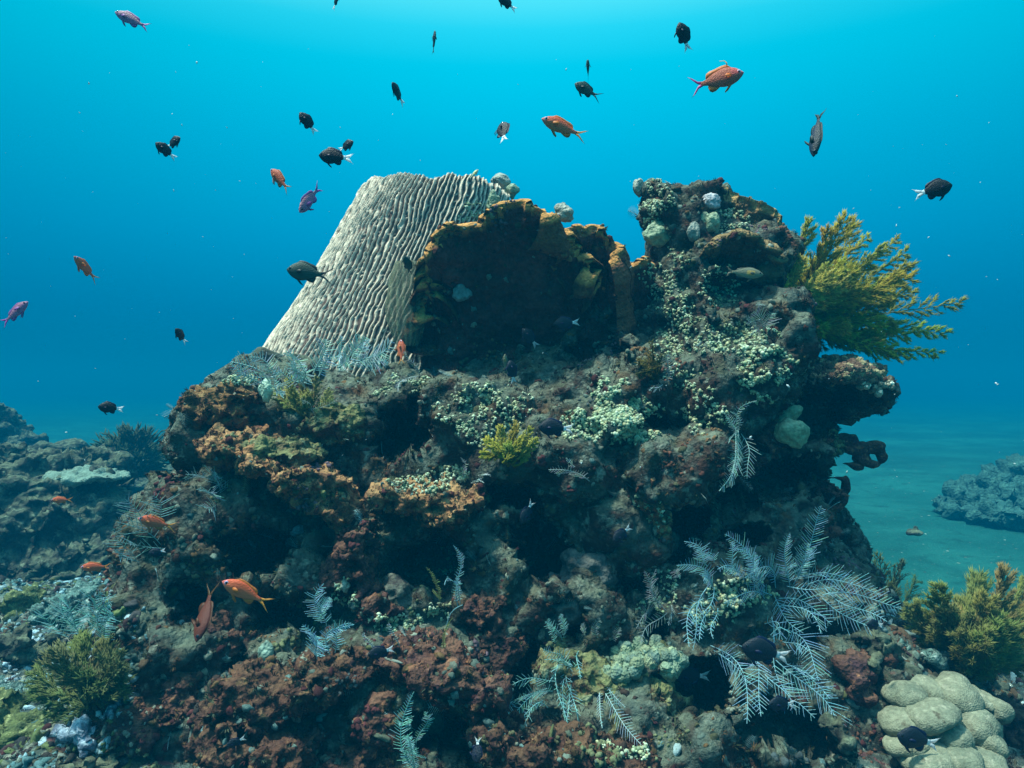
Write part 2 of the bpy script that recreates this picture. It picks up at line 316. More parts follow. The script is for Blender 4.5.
# ridged barrel sponge: a leaning open cone whose ridges wander and merge
def barrel():
    nu, nv = 2200, 260; d = 2.72
    u = np.linspace(0, 2 * np.pi, nu, endpoint=False); v = np.linspace(0, 1, nv); U, Vv = np.meshgrid(u, v)
    cx = (439 + (371 - 439) * Vv - 512) / F * d; cz = CAM.z - ((196 + 200 * Vv) - 384) / F * d
    rr = (71 + 51 * Vv ** 1.05 + 2 * np.sin(Vv * math.pi)) / F * d
    th = U
    pn = np.stack([np.cos(th).ravel(), np.sin(th).ravel(), Vv.ravel() * 1.7], 1)
    w = noise(pn, .2, 5) * .42 + noise(pn * np.array([1, 1, .9]), .06, 6) * .34 + noise(pn, .03, 17) * .10 + noise(pn, .6, 8) * .8 + noise(pn, .035, 7) * .12
    tf = ((th.ravel() - math.pi / 2 + math.pi) % (2 * np.pi)) - math.pi
    tf = np.where(np.abs(tf) < math.pi / 2, .35 * tf + .65 * math.pi / 2 * np.sin(tf), tf)
    ph = tf / (2 * np.pi) * (84 + 36 * Vv.ravel()) + w
    fr = np.abs((ph % 1.0) - .5) * 2; rid = np.clip(1 - fr * 1.35, 0, 1) ** .9
    br = np.clip(noise(pn * np.array([9, 9, 11]), .16, 9) * 2.5 - .75, 0, 1) * .9
    cut = noise(pn * np.array([1, 1, 1.6]), .07, 12); rid = rid * np.clip(1.05 + cut * .5, .55, 1)
    rid = np.maximum(rid, br * .6)
    big = noise(pn, .7, 10) * .018 + noise(pn, .25, 11) * .008
    lip = 1 - np.clip((Vv.ravel()) / .02, 0, 1)
    r = rr.ravel() + big + rid * .0105 - lip * .008
    zt = cz.ravel() + (1 - Vv.ravel()) ** 3 * (noise(np.stack([np.cos(th).ravel(), np.sin(th).ravel(), th.ravel() * 0], 1), .45, 14) * .022 + noise(np.stack([np.cos(th).ravel(), np.sin(th).ravel(), th.ravel() * 0], 1), .12, 15) * .008 + rid * .004 - .022 * np.cos(th).ravel())
    V = np.stack([cx.ravel() + np.cos(th).ravel() * r, d - np.sin(th).ravel() * r, zt], 1)
    I = np.arange(nu * nv).reshape(nv, nu); J = np.roll(I, -1, 1)
    Fo = np.stack([I[:-1].ravel(), J[:-1].ravel(), J[1:].ravel(), I[1:].ravel()], 1)
    # inner wall
    V2 = V.reshape(nv, nu, 3)[:120].copy(); ctr = np.stack([cx[:120], np.full_like(cx[:120], d), cz[:120]], 2)
    rad = V2 - ctr; rad[:, :, 2] = 0; V2 -= rad * .14; V2[:, :, 2] -= .003
    V2 = V2.reshape(-1, 3); n0 = len(V); I2 = np.arange(nu * 120).reshape(120, nu) + n0; J2 = np.roll(I2, -1, 1)
    Fi = np.stack([I2[:-1].ravel(), I2[1:].ravel(), J2[1:].ravel(), J2[:-1].ravel()], 1)
    Fr = np.stack([I[0], I2[0], J2[0], J[0]], 1)
    g = np.clip(rid * 1.6 - .15, 0, 1)[:, None]; tint = noise(pn, .5, 20)[:, None] * .5 + .5
    lo = np.array([.13, .075, .06]) * (1 - tint) + np.array([.11, .075, .05]) * tint; hi = np.array([.80, .66, .50])
    col = lo * (1 - g) + hi * g; col2 = np.tile(np.array([.3, .25, .2]), (len(V2), 1))
    Fall = np.concatenate([Fo, Fi, Fr]); Vall = np.concatenate([V, V2]); c = np.array(P(400, 360, d))
    me = mesh(Vall - c, Fall, col=np.concatenate([col, col2]))
    o = link('barrel_sponge', me, vc_mat('barrel_skin', .85, .15, (('n', 120, 1),), .004, .3), None, Vector(c))
    solidify_bvh(me, c, 0); tag(o, 'large pale barrel sponge with wavy vertical ridges at upper left of the reef', 'sponge')
barrel()

# folded plate sponges: the dark wall under the crest and the fan behind the tower
def plate(name, edge, base, thick, face, rim, label, cat, seed, mid=0.0, rimw=.07, nu=360, nv=200, rough_amp=1.0, group=None):
    """edge/base: (px,py,d) polylines for the free rim and the foot; mid pushes the middle away from the camera"""
    def line(pts, n):
        q = np.array([P(*k) for k in pts]); L = np.concatenate([[0], np.cumsum(np.linalg.norm(np.diff(q, axis=0), axis=1))]); s = np.linspace(0, L[-1], n)
        return np.stack([np.interp(s, L, q[:, k]) for k in range(3)], 1)
    A = line(edge, nu); B = line(base, nu)
    wv = np.stack([noise(A, .07, seed), noise(A, .03, seed + 1), noise(A, .045, seed + 2)], 1); A = A + wv * .013 + np.stack([noise(A, .014, seed + 8), noise(A, .014, seed + 9), noise(A, .014, seed + 7)], 1) * .006
    v = np.linspace(0, 1, nv)[:, None, None]; G = A[None] * (1 - v) + B[None] * v
    G[:, :, 1] += (np.sin(v[:, :, 0] * math.pi) * mid)
    def nrm(G):
        du = np.gradient(G, axis=1); dv = np.gradient(G, axis=0); n = np.cross(dv, du); return n / (np.linalg.norm(n, axis=2, keepdims=True) + 1e-9)
    n = nrm(G); 
    if n[:, :, 1].mean() > 0: n = -n
    flat = G.reshape(-1, 3)
    h = sum(noise(flat, s, seed + 5 + i) * a_ for i, (s, a_) in enumerate(((.25, .03), (.1, .02), (.045, .012), (.02, .006), (.011, .003)))) * rough_amp
    f1, f2 = worley(flat, .03, seed); h = h + (f1 - .5) * .008
    h = h.reshape(nv, nu, 1); tk = thick * (1 - .6 * np.exp(-v * 10))
    fr = G + n * h; bk = G + n * h * .5 - n * tk
    V = np.concatenate([fr.reshape(-1, 3), bk.reshape(-1, 3)]); I = np.arange(nu * nv).reshape(nv, nu); K = I + nu * nv
    q = lambda I: np.stack([I[:-1, :-1].ravel(), I[1:, :-1].ravel(), I[1:, 1:].ravel(), I[:-1, 1:].ravel()], 1)
    Fc = np.concatenate([q(I), q(K)[:, ::-1], np.stack([I[0, :-1], I[0, 1:], K[0, 1:], K[0, :-1]], 1), np.stack([I[:-1, 0], K[:-1, 0], K[1:, 0], I[1:, 0]], 1), np.stack([I[:-1, -1], I[1:, -1], K[1:, -1], K[:-1, -1]], 1), np.stack([I[-1, :-1], K[-1, :-1], K[-1, 1:], I[-1, 1:]], 1)])
    w = np.clip(1 - v[:, :, 0] / (rimw * (1 + .8 * noise(A, .05, seed + 3))[None]), 0, 1).reshape(-1, 1) ** .7  # rim band: paler growing margin with the orange sunlit edge painted in
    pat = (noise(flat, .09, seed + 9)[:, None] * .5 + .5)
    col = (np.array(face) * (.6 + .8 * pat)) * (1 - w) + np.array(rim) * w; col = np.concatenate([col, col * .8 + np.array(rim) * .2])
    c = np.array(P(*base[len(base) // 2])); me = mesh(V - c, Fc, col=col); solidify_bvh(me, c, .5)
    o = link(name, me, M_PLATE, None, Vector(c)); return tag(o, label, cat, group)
M_PLATE = vc_mat('plate_skin', .9, .12, (('n', 70, 1.3), ('v', 120, .8)), .006, .55, 60)
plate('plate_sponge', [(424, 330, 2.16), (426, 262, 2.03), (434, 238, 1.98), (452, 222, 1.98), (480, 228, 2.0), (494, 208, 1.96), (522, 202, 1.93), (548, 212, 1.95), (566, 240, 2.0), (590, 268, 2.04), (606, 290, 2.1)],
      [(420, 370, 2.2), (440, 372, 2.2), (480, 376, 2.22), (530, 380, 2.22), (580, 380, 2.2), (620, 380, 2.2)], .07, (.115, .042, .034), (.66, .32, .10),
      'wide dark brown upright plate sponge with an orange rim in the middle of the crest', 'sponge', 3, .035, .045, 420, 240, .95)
plate('plate_sponge', [(545, 262, 2.10), (552, 236, 2.06), (575, 226, 2.04), (600, 230, 2.05), (612, 246, 2.06), (606, 262, 2.05), (622, 272, 2.06), (640, 258, 2.08), (655, 262, 2.12)],
      [(560, 375, 2.2), (590, 380, 2.2), (620, 385, 2.2), (650, 380, 2.2), (664, 370, 2.2)], .06, (.115, .042, .034), (.60, .29, .09),
      'smaller notched brown plate sponge between the wide dark plate and the right tower', 'sponge', 31, .03, .05, 360, 200, .9)
plate('plate_sponge', [(705, 205, 2.2), (718, 180, 2.2), (735, 192, 2.18), (752, 194, 2.16), (772, 206, 2.15), (786, 228, 2.15), (790, 246, 2.16), (785, 270, 2.17)],
      [(705, 290, 2.24), (720, 300, 2.24), (735, 300, 2.24), (745, 300, 2.24), (755, 300, 2.24), (765, 300, 2.24)], .03, (.20, .12, .06), (.60, .38, .15),
      'curved brown fan shaped sponge standing behind the top of the right tower', 'sponge', 61, .0, .1)
plate('plate_sponge', [(705, 262, 2.08), (712, 240, 2.02), (735, 232, 2.0), (756, 234, 2.0), (772, 246, 2.02), (776, 268, 2.05), (772, 290, 2.1)],
      [(715, 315, 2.14), (728, 322, 2.14), (740, 326, 2.14), (752, 326, 2.14), (762, 322, 2.14)], .05, (.10, .06, .035), (.30, .2, .09),
      'small shaded brown ear sponge on the tower just in front of the fan shaped one', 'sponge', 71, .03)

SP = [(.12, .02), (.05, .012), (.02, .006)]
def sponge(blobs, label, m, seed, name='crust_sponge', knob=.018, amp=.013, pit=(.045, .012), vox=.0055, cat='sponge'):
    return lump(name, blobs, vox, SP + [('r', .05, .022), ('r', .022, .010)], m, label, cat, 'rough encrusting sponges on the reef' if name == 'crust_sponge' else None, seed, clumps=[(knob * 2.2, amp), (knob, amp * .5)], pits=[pit] if pit else None, smooth=2)
sponge([(215, 410, 2.05, 36, 20, .13), (250, 398, 2.08, 30, 17, .12), (190, 415, 2.05, 14, 12, .08), (240, 425, 2.05, 24, 12, .1)], 'dark brown sponge ledge sticking out highest at the left edge of the reef', M_SPONGE_B, 101)
sponge([(240, 448, 1.9, 28, 14, .12), (268, 462, 1.86, 34, 18, .12, -12), (300, 480, 1.82, 34, 18, .12, -18), (330, 498, 1.84, 24, 17, .1, -20), (345, 512, 1.86, 12, 9, .08), (218, 440, 1.94, 9, 8, .07)], 'long orange brown sponge ledge sloping down to the right below the left one', M_SPONGE, 102)
sponge([(395, 494, 1.86, 22, 12, .09), (425, 494, 1.82, 34, 18, .11), (455, 504, 1.82, 24, 14, .1), (474, 500, 1.84, 12, 8, .07), (440, 515, 1.8, 26, 9, .08)], 'orange brown frilled sponge ledge near the centre of the reef below the yellow tuft', M_SPONGE, 103)
sponge([(357, 550, 1.8, 18, 22, .08), (343, 570, 1.82, 16, 26, .08), (368, 580, 1.78, 12, 26, .07), (385, 603, 1.76, 22, 10, .07), (360, 540, 1.78, 12, 14, .06)], 'upright rusty sponge with round holes left of centre above the small grey sponge', M_SPONGE_D, 104, pit=(.06, .026))
sponge([(212, 715, 1.56, 20, 18, .08), (240, 740, 1.5, 34, 26, .1), (262, 700, 1.54, 44, 22, .1), (310, 680, 1.56, 46, 20, .1, 10), (345, 664, 1.6, 34, 16, .09), (285, 745, 1.5, 34, 26, .1)], 'broad rusty brown holed sponge crust at bottom left of the reef', M_SPONGE_R, 105, pit=(.055, .03))
sponge([(395, 655, 1.62, 36, 15, .09, 8), (430, 650, 1.58, 28, 14, .08), (452, 675, 1.52, 40, 30, .1), (485, 695, 1.52, 26, 28, .09), (495, 715, 1.54, 18, 18, .07)], 'dark maroon sponge boulder at bottom centre left of the white hydroid bunch', M_SPONGE_D, 106)
sponge([(500, 735, 1.44, 24, 24, .08), (530, 755, 1.42, 38, 20, .08), (575, 750, 1.44, 38, 14, .08), (620, 762, 1.46, 40, 12, .08)], 'rusty sponge mound cut by the bottom edge of the picture at centre', M_SPONGE_R, 107, pit=(.06, .03))
sponge([(490, 612, 1.75, 20, 20, .08), (502, 640, 1.74, 24, 22, .08), (478, 640, 1.76, 16, 14, .07)], 'small dark red sponge knob in the hollow just left of the grey rock mound', M_SPONGE_D, 108)
sponge([(150, 545, 1.98, 34, 24, .12), (190, 560, 1.95, 36, 32, .12), (140, 590, 1.96, 28, 34, .12), (220, 545, 1.95, 34, 22, .1)], 'dark knobbly sponge wall on the far left flank of the reef', M_SPONGE_D, 109)
sponge([(140, 640, 1.85, 30, 34, .12), (180, 650, 1.8, 40, 30, .12), (225, 640, 1.8, 34, 24, .1)], 'shadowy brown sponge shoulder below the far left flank', M_SPONGE_D, 110)
sponge([(150, 715, 1.68, 44, 30, .12), (120, 745, 1.66, 36, 26, .1), (190, 690, 1.7, 30, 26, .1)], 'dark sponge hump at the bottom left foot of the reef', M_SPONGE_D, 111)
sponge([(655, 500, 1.84, 20, 26, .06), (662, 525, 1.84, 13, 22, .06)], 'orange brown sponge sheet on the right edge of the rounded rock', M_SPONGE, 112, pit=None, knob=.03, amp=.006)
sponge([(380, 735, 1.56, 26, 34, .08), (350, 762, 1.54, 30, 14, .08), (400, 762, 1.54, 26, 18, .08)], 'maroon sponge lump at the bottom edge beside the tall blue green feather hydroid', M_SPONGE_D, 113)
sponge([(820, 535, 2.02, 18, 24, .07), (805, 575, 1.98, 24, 20, .07), (828, 500, 2.08, 10, 22, .06)], 'brown crust sponge on the right flank of the reef above the feather hydroids', M_SPONGE_D, 114)
sponge([(770, 440, 1.98, 16, 24, .07), (757, 462, 1.98, 12, 14, .06)], 'small brown crust sponge beside the pair of pale lumps', M_SPONGE_D, 115)
# ------------------------------------------------------------ growing things on the reef
def build_bvh():
    n = 0; Vs = []; Fs = []
    for V, T in SOLID: Vs.append(V); Fs.append(T + n); n += len(V)
    V = np.concatenate(Vs); T = np.concatenate(Fs); return BVHTree.FromPolygons(V.tolist(), T.tolist()), V, T
BVH, BV, BT = build_bvh(); TW = np.concatenate([np.full(len(T), w) for (V, T), w in zip(SOLID, TURFW)])
def ray(px, py, jitter=0):
    d = (P(px, py, 1.0) - CAM).normalized(); h = BVH.ray_cast(CAM, d)
    return (h[0], h[1] if h[1].dot(d) < 0 else -h[1]) if h[0] is not None else (None, None)
def inst(tV, tF, mats3, col=None):
    """copies of one small template as one mesh: mats3 = list of (loc (n,3), basis (n,3,3))"""
    loc, B = mats3; n = len(loc); V = np.einsum('nij,kj->nki', B, tV) + loc[:, None, :]
    Fc = (tF[None] + (np.arange(n) * len(tV))[:, None, None]).reshape(-1, tF.shape[1])
    c = None if col is None else np.repeat(col, len(tV), axis=0)
    return V.reshape(-1, 3), Fc, c
def basis(Nn, scale, stretch=None):
    """random spin about each normal"""
    n = len(Nn); r = rng.normal(size=(n, 3)); t1 = np.cross(Nn, r); t1 /= np.linalg.norm(t1, axis=1, keepdims=True); t2 = np.cross(Nn, t1)
    B = np.stack([t1, t2, Nn], 2) * np.asarray(scale).reshape(-1, 1, 1)
    if stretch is not None: B = B * np.asarray(stretch)[:, None, :]
    return B
def tube(pts, radii, k=5):
    pts = [Vector(p) for p in pts]; V = []; Fc = []
    for i, p in enumerate(pts):
        t = (pts[min(i + 1, len(pts) - 1)] - pts[max(i - 1, 0)]).normalized(); a_ = t.orthogonal().normalized() if abs(t.y) < .9 else t.cross(Vector((1, 0, 0))).normalized()
        a_ = t.cross(Vector((0, 1, 0))) if abs(t.y) < .9 else t.cross(Vector((1, 0, 0))); a_.normalize(); b_ = t.cross(a_)
        for j in range(k):
            an = 2 * math.pi * j / k; V.append(p + (a_ * math.cos(an) + b_ * math.sin(an)) * radii[i])
    for i in range(len(pts) - 1):
        for j in range(k):
            Fc.append((i * k + j, i * k + (j + 1) % k, (i + 1) * k + (j + 1) % k, (i + 1) * k + j))
    return V, Fc
class MB:
    def __init__(s): s.V = []; s.F = []; s.C = []; s.n = 0
    def add(s, V, Fc, c=(1, 1, 1)):
        V = np.asarray([tuple(v) for v in V]) if not isinstance(V, np.ndarray) else V
        s.V.append(V); s.F += [tuple(int(i) + s.n for i in f) for f in Fc]; s.n += len(V)
        c = np.asarray(c, dtype=float); s.C.append(np.tile(c, (len(V), 1)) if c.ndim == 1 else c)
    def build(s, name, m, parent=None, loc=None, smooth=True):
        V = np.concatenate(s.V); 
        if loc is not None and parent is None: V = V - np.array(loc)
        if parent is not None: V = V - np.array(parent.location)
        return link(name, mesh(V, s.F, smooth, np.concatenate(s.C)), m, parent, Vector(loc) if (loc is not None and parent is None) else None)

# turf, crumbs and crusts over the whole reef, too many to count
def samples(n, keep):
    A = BV[BT[:, 0]]; B = BV[BT[:, 1]]; C = BV[BT[:, 2]]; cr = np.cross(B - A, C - A); ar = np.linalg.norm(cr, axis=1)
    nn = cr / (ar[:, None] + 1e-12); ctr = (A + B + C) / 3; w = ar * keep(ctr, nn) * TW; w /= w.sum(); i = rng.choice(len(w), n, p=w)
    r1, r2 = np.sqrt(rng.random(n)), rng.random(n); p_ = A[i] * (1 - r1)[:, None] + B[i] * (r1 * (1 - r2))[:, None] + C[i] * (r1 * r2)[:, None]
    return p_, nn[i]
ROCKV = sum(len(v) for v, _ in SOLID[:1])
def near_reef(c, n):   # not on the bare sand, not on the barrel's ridges, thinner behind
    barrel = (c[:, 1] > 2.22) & (np.hypot(c[:, 0] - (-.45), (c[:, 1] - 2.72)) < .62) & (c[:, 2] > 1.5) & (c[:, 0] < -.2)
    sand = ground_z(c[:, 0], c[:, 1]) < .22
    lowsand = (c[:, 2] < .35) & sand
    vis = np.abs(c[:, 0] / np.maximum(c[:, 1], .1)) < .95
    return (~barrel) * (~lowsand) * vis * (c[:, 1] < 4.8) * (c[:, 1] > 1.0) * np.where(n[:, 1] < .25, 1.0, .12) * np.where(c[:, 1] > 3.0, .35, 1.0)
def scatter(name, n, tV, tF, size, palette, label, cat, m, keepf=near_reef, stretch=None, sink=.2, lean=.5, fixed=None):
    p_, nn = samples(n, keepf) if fixed is None else fixed
    n = len(p_); N2 = nn + rng.normal(size=nn.shape) * lean; N2[:, 2] += .2; N2 /= np.linalg.norm(N2, axis=1, keepdims=True)
    s = size * (0.45 + 1.1 * rng.random(n) ** 1.6)
    pal = np.array(palette); k = np.clip(((noise(p_, .12, 33) * .5 + .5) * 1.3 - .15) * len(pal) + rng.normal(size=n) * .8, 0, len(pal) - 1).astype(int)
    col = pal[k] * (0.65 + .7 * rng.random((n, 1)))
    st = None if stretch is None else np.stack([np.full(n, stretch[0]), np.full(n, stretch[1]), stretch[2] * (.6 + .8 * rng.random(n))], 1)
    V, Fc, c = inst(tV, tF, (p_ - nn * (s * sink)[:, None], basis(N2, s, st)), col)
    return tag(link(name, mesh(V, Fc, True, c), m), label, cat, None, 'stuff')
M_BIT = vc_mat('crust_bits', .85, .15, (('n', 150, 1),), .003, .4, 150)
def crag(seed, am, sub=None):
    q = ICO2[0]; f1, _ = worley(q, .8, seed); return q * (.75 + am * noise(q, .7, seed)[:, None] + .5 * (1 - f1)[:, None] + .16 * noise(q, .3, seed + 1)[:, None])
jV = crag(3, .45)
# a tuft of blades
bl = []; bf = []
for k in range(7):
    an = k * 2.4; r = .25 + .1 * (k % 3); b0 = np.array([math.cos(an) * .18, math.sin(an) * .18, 0]); tp = np.array([math.cos(an) * r * 2.2, math.sin(an) * r * 2.2, 1.0 - .15 * (k % 3)])
    sd = np.array([-math.sin(an), math.cos(an), 0]) * .11; md = (b0 + tp) / 2 + np.array([0, 0, .12]); n = len(bl)
    bl += [b0 - sd, b0 + sd, md - sd * .8, md + sd * .8, tp]; bf += [(n, n + 1, n + 3), (n, n + 3, n + 2), (n + 2, n + 3, n + 4)]
TUFT = (np.array(bl), np.array(bf))
scatter('turf_algae', 42000, *TUFT, .0105, [(.03, .02, .012), (.055, .03, .016), (.045, .05, .018), (.09, .05, .02), (.055, .07, .045), (.10, .11, .07), (.05, .015, .015)], 'short brown and olive turf algae furring the whole reef rock', 'turf algae', M_BIT)
scatter('crust_growth', 15000, jV, ICO2[1], .0085, [(.04, .025, .018), (.08, .03, .02), (.06, .06, .03), (.12, .07, .03), (.12, .16, .13), (.07, .02, .02), (.2, .22, .17), (.10, .17, .16)], 'small knobs and crusts of sponge and coral between the larger growth', 'reef growth', M_BIT, stretch=(1, 1, .6))
def slope(c, n): return (ground_z(c[:, 0], c[:, 1]) > .1) * (c[:, 2] < 1.0) * (c[:, 1] < 5) * (c[:, 1] > .9) * (np.abs(c[:, 0] / np.maximum(c[:, 1], .1)) < .95) * (n[:, 2] > .1) * np.where(np.abs(c[:, 0]) > .9, 1, .03)
rV = crag(13, .6) * np.array([1.15, .9, .75])
RUB = [(.035, .03, .025), (.06, .06, .04), (.09, .06, .035), (.11, .13, .09), (.22, .26, .22), (.05, .025, .025), (.09, .10, .04), (.30, .40, .40), (.14, .20, .19)]
p_, nn_ = samples(90000, near_reef); f1_, id_ = cellid(p_ + noise(p_, .05, 3)[:, None] * .02, .12, 7); k = (f1_ < .40 + .1 * noise(p_, .02, 9)) & (id_ < .5); p_, nn_, id_ = p_[k], nn_[k], id_[k]
PC = np.array([(.12, .15, .11), (.20, .11, .05), (.10, .03, .03), (.16, .18, .09), (.07, .09, .09), (.22, .24, .19), (.14, .06, .035), (.10, .10, .05), (.15, .10, .12), (.05, .035, .03)])
s_ = np.array([.0045, .006, .0075, .005])[(id_ * 97 % 4).astype(int)] * (.7 + .5 * rng.random(len(p_)))
V, Fc, c_ = inst(jV, ICO2[1], (p_, basis(nn_ + rng.normal(size=nn_.shape) * .15, s_)), PC[(id_ * 2 * len(PC)).astype(int) % len(PC)] * (.75 + .45 * rng.random((len(p_), 1))))
tag(link('encrusting_patches', mesh(V, Fc, True, c_), M_BIT), 'sharp edged patches of encrusting coral and sponge in many dull colours', 'encrusting growth', None, 'stuff')
scatter('coral_rubble', 7000, rV, ICO2[1], .013, RUB, 'pale and brown broken coral lying over the low slopes either side', 'coral rubble', M_BIT, keepf=slope, stretch=(1, .8, .7), lean=.8)
scatter('fine_rubble', 12000, crag(29, .5), ICO2[1], .008, RUB, 'finer crumbs of broken coral lying over the low slopes either side', 'fine rubble', M_BIT, keepf=slope, stretch=(1, .8, .7), lean=.8)
scatter('branch_rubble', 2600, crag(31, .3) * np.array([2.6, .5, .5]), ICO2[1], .010, RUB, 'broken coral branches lying over the low slopes either side', 'branch rubble', M_BIT, keepf=slope, stretch=(1, .8, .7), lean=.8)

def leftlow(c, n): return slope(c, n) * (c[:, 0] / np.maximum(c[:, 1], .1) < -.52) * (c[:, 1] < 4.6)
scatter('pale_rubble', 9000, crag(41, .8) * np.array([1.2, .8, .7]), ICO2[1], .010, [(.07, .15, .15), (.13, .26, .27), (.04, .07, .06), (.24, .38, .42), (.12, .16, .06), (.05, .05, .05), (.34, .48, .55)], 'pale blue green coral rubble in the bottom left corner', 'pale rubble', M_BIT, keepf=leftlow, lean=.8)
# leafy bits of white-green polyps in colonies
pk = []; pf = []
for k in range(4):
    an = k * 2.1; c_ = np.array([math.cos(an) * 1.0, math.sin(an) * 1.0, -.2]) if k else np.array([0, 0, .3]); n = len(pk)
    T_ = ICO2 if k == 0 else ICO1
    for v in T_[0]: pk.append(v * (np.array([.8, .8, .62]) if k == 0 else np.array([.42, .42, .5])) + c_)
    pf += [tuple(f + n) for f in T_[1]]
BUNCH = (np.array(pk), np.array(pf))
M_POLYP = vc_mat('pale_polyps', .7, .25, None, .002, .25, 200)
M_SOFT = vc_mat('smooth_tunicate', .55, .35, (('n', 90, .8), ('v', 140, .8)), .003, .5, 110, trans=.1)
def biggest(p_, r):
    """keep the one connected colony: points linked by gaps under r"""
    from mathutils.kdtree import KDTree
    kd = KDTree(len(p_))
    for i, q in enumerate(p_): kd.insert(q, i)
    kd.balance(); seen = np.full(len(p_), -1); best = []
    for i in range(len(p_)):
        if seen[i] >= 0: continue
        st = [i]; seen[i] = i; grp = []
        while st:
            j = st.pop(); grp.append(j)
            for _, k, _ in kd.find_range(p_[j], r):
                if seen[k] < 0: seen[k] = i; st.append(k)
        if len(grp) > len(best): best = grp
    return np.array(sorted(best))
def colony(zones, n, size, label, palette=((.42, .52, .32), (.28, .36, .20), (.58, .66, .46), (.50, .50, .28)), seed=0, group=None, edge=.25):
    """zones: (px, py, rx, ry)"""
    pts = []; nrm = []; r = np.random.default_rng(seed + 500)
    for (cx, cy, rx, ry) in zones:
        for _ in range(int(n * rx * ry / sum(z[2] * z[3] for z in zones))):
            a_ = r.random() * 6.283; q = math.sqrt(r.random()) * (1 + r.normal() * edge * .4); x, y = cx + math.cos(a_) * q * rx, cy + math.sin(a_) * q * ry
            l, nn = ray(x, y)
            if l is None or l.y > 3: continue
            pts.append(l); nrm.append(nn)
    p_ = np.array(pts); nn = np.array(nrm)
    k = noise(p_, .035, seed) > -.35; p_, nn = p_[k], nn[k]
    k = biggest(p_, .027); p_, nn = p_[k], nn[k]
    N2 = nn + r.normal(size=nn.shape) * .35 + np.array([0, -.1, .35]); N2 /= np.linalg.norm(N2, axis=1, keepdims=True)
    s = size * (.5 + .55 * r.random(len(p_)) ** .7 + .25 * noise(p_, .05, seed + 2)); pal = np.array(palette); col = pal[r.integers(0, len(pal), len(p_))] * (.55 + .55 * r.random((len(p_), 1)))
    V, Fc, c = inst(*BUNCH, (p_ + nn * (size * .5 * r.random((len(p_), 1))), basis(N2, s)), col); c0 = p_.mean(0)
    o = link('polyp_colony', mesh(V - c0, Fc, True, c), M_POLYP, None, Vector(c0)); return tag(o, label, 'soft coral', group or 'colonies of pale button polyps')
for z, n, s, lab in [
    ([(612, 400, 26, 22), (600, 425, 40, 18), (640, 420, 26, 22)], 900, .0064, 'dense dome of whitish green polyps right of centre beside the dark white tailed fish'),
    ([(475, 385, 34, 18), (500, 405, 34, 20), (460, 410, 26, 16)], 330, .0055, 'scattered pale polyps on the dim shelf below the wide dark plate sponge'),
    ([(500, 435, 40, 14), (540, 440, 22, 14), (475, 430, 22, 10)], 220, .0052, 'thin band of pale polyps around the yellow tuft in the centre'),
    ([(655, 195, 20, 18), (648, 212, 14, 14)], 240, .0058, 'pale polyps clustered on the top left corner of the right tower'),
    ([(668, 262, 24, 16), (660, 278, 20, 16)], 150, .0052, 'pale polyps below the square green sponge on the tower'),
    ([(728, 222, 22, 14), (712, 240, 16, 10)], 190, .0055, 'greenish polyps high on the tower beside the shaded ear sponge'),
    ([(672, 310, 24, 26), (690, 335, 26, 22)], 240, .0055, 'pale polyps half way down the shaded tower'),
    ([(720, 290, 20, 26), (735, 262, 14, 10)], 170, .0055, 'dull polyps on the right half of the tower below the ear sponge'),
    ([(665, 350, 16, 22), (680, 375, 20, 14)], 150, .0052, 'dim polyps low on the left side of the tower'),
    ([(735, 340, 30, 18), (760, 335, 22, 14)], 240, .0058, 'pale polyps on the shoulder of the tower left of the knobby coral ledge'),
    ([(765, 368, 30, 26), (775, 390, 22, 18)], 260, .0072, 'large bead like pale polyps above the pair of pale lumps'),
    ([(702, 410, 24, 22)], 110, .006, 'open group of pale polyps left of the drooping hydroid on the tower foot'),
    ([(240, 380, 22, 5), (225, 378, 12, 4)], 70, .006, 'pale polyps on top of the highest left sponge ledge'),
    ([(420, 483, 34, 9), (450, 476, 22, 10)], 170, .0062, 'pale polyps fringing the top of the frilled ledge near the centre'),
    ([(410, 380, 24, 12), (380, 385, 12, 12)], 130, .0055, 'pale polyps at the foot of the barrel sponge beside the red fish'),
    ([(600, 222, 16, 5), (470, 212, 34, 10)], 170, .0055, 'pale polyps on the crest behind the rim of the wide dark plate sponge'),
    ([(655, 236, 16, 12), (640, 245, 10, 8)], 110, .0055, 'pale polyps on the small shoulder at the left foot of the tower'),
    ([(740, 590, 36, 18), (710, 612, 26, 16)], 190, .0062, 'dim beaded polyps in the hollow behind the large feather hydroids'),
    ([(665, 590, 16, 22), (650, 610, 14, 14)], 90, .005, 'dull pale polyps on the rock just left of the large feather hydroids'),
    ([(455, 560, 24, 16)], 60, .005, 'few pale polyps in the dark behind the stalked hydroid'),
    ([(345, 600, 14, 22)], 80, .005, 'pale specks of polyps beside the fern hydroid left of centre'),
    ([(400, 622, 30, 10), (440, 612, 16, 8)], 140, .0058, 'yellowish polyps along the top of the dark maroon boulder'),
    ([(640, 520, 30, 26)], 90, .005, 'sparse polyps over the rounded rock with the orange edge'),
    ([(310, 440, 20, 12), (330, 420, 18, 12)], 130, .0052, 'pale green polyps above the long sloping ledge at left'),
    ([(262, 430, 22, 6), (300, 452, 20, 6)], 110, .0055, 'pale polyps along the top of the long sloping sponge ledge'),
    ([(590, 742, 22, 10), (640, 752, 22, 8)], 110, .006, 'pale polyps at the bottom edge under the green crusted rock'),
    ]: colony(z, n, s, lab, seed=len(bpy.data.objects))

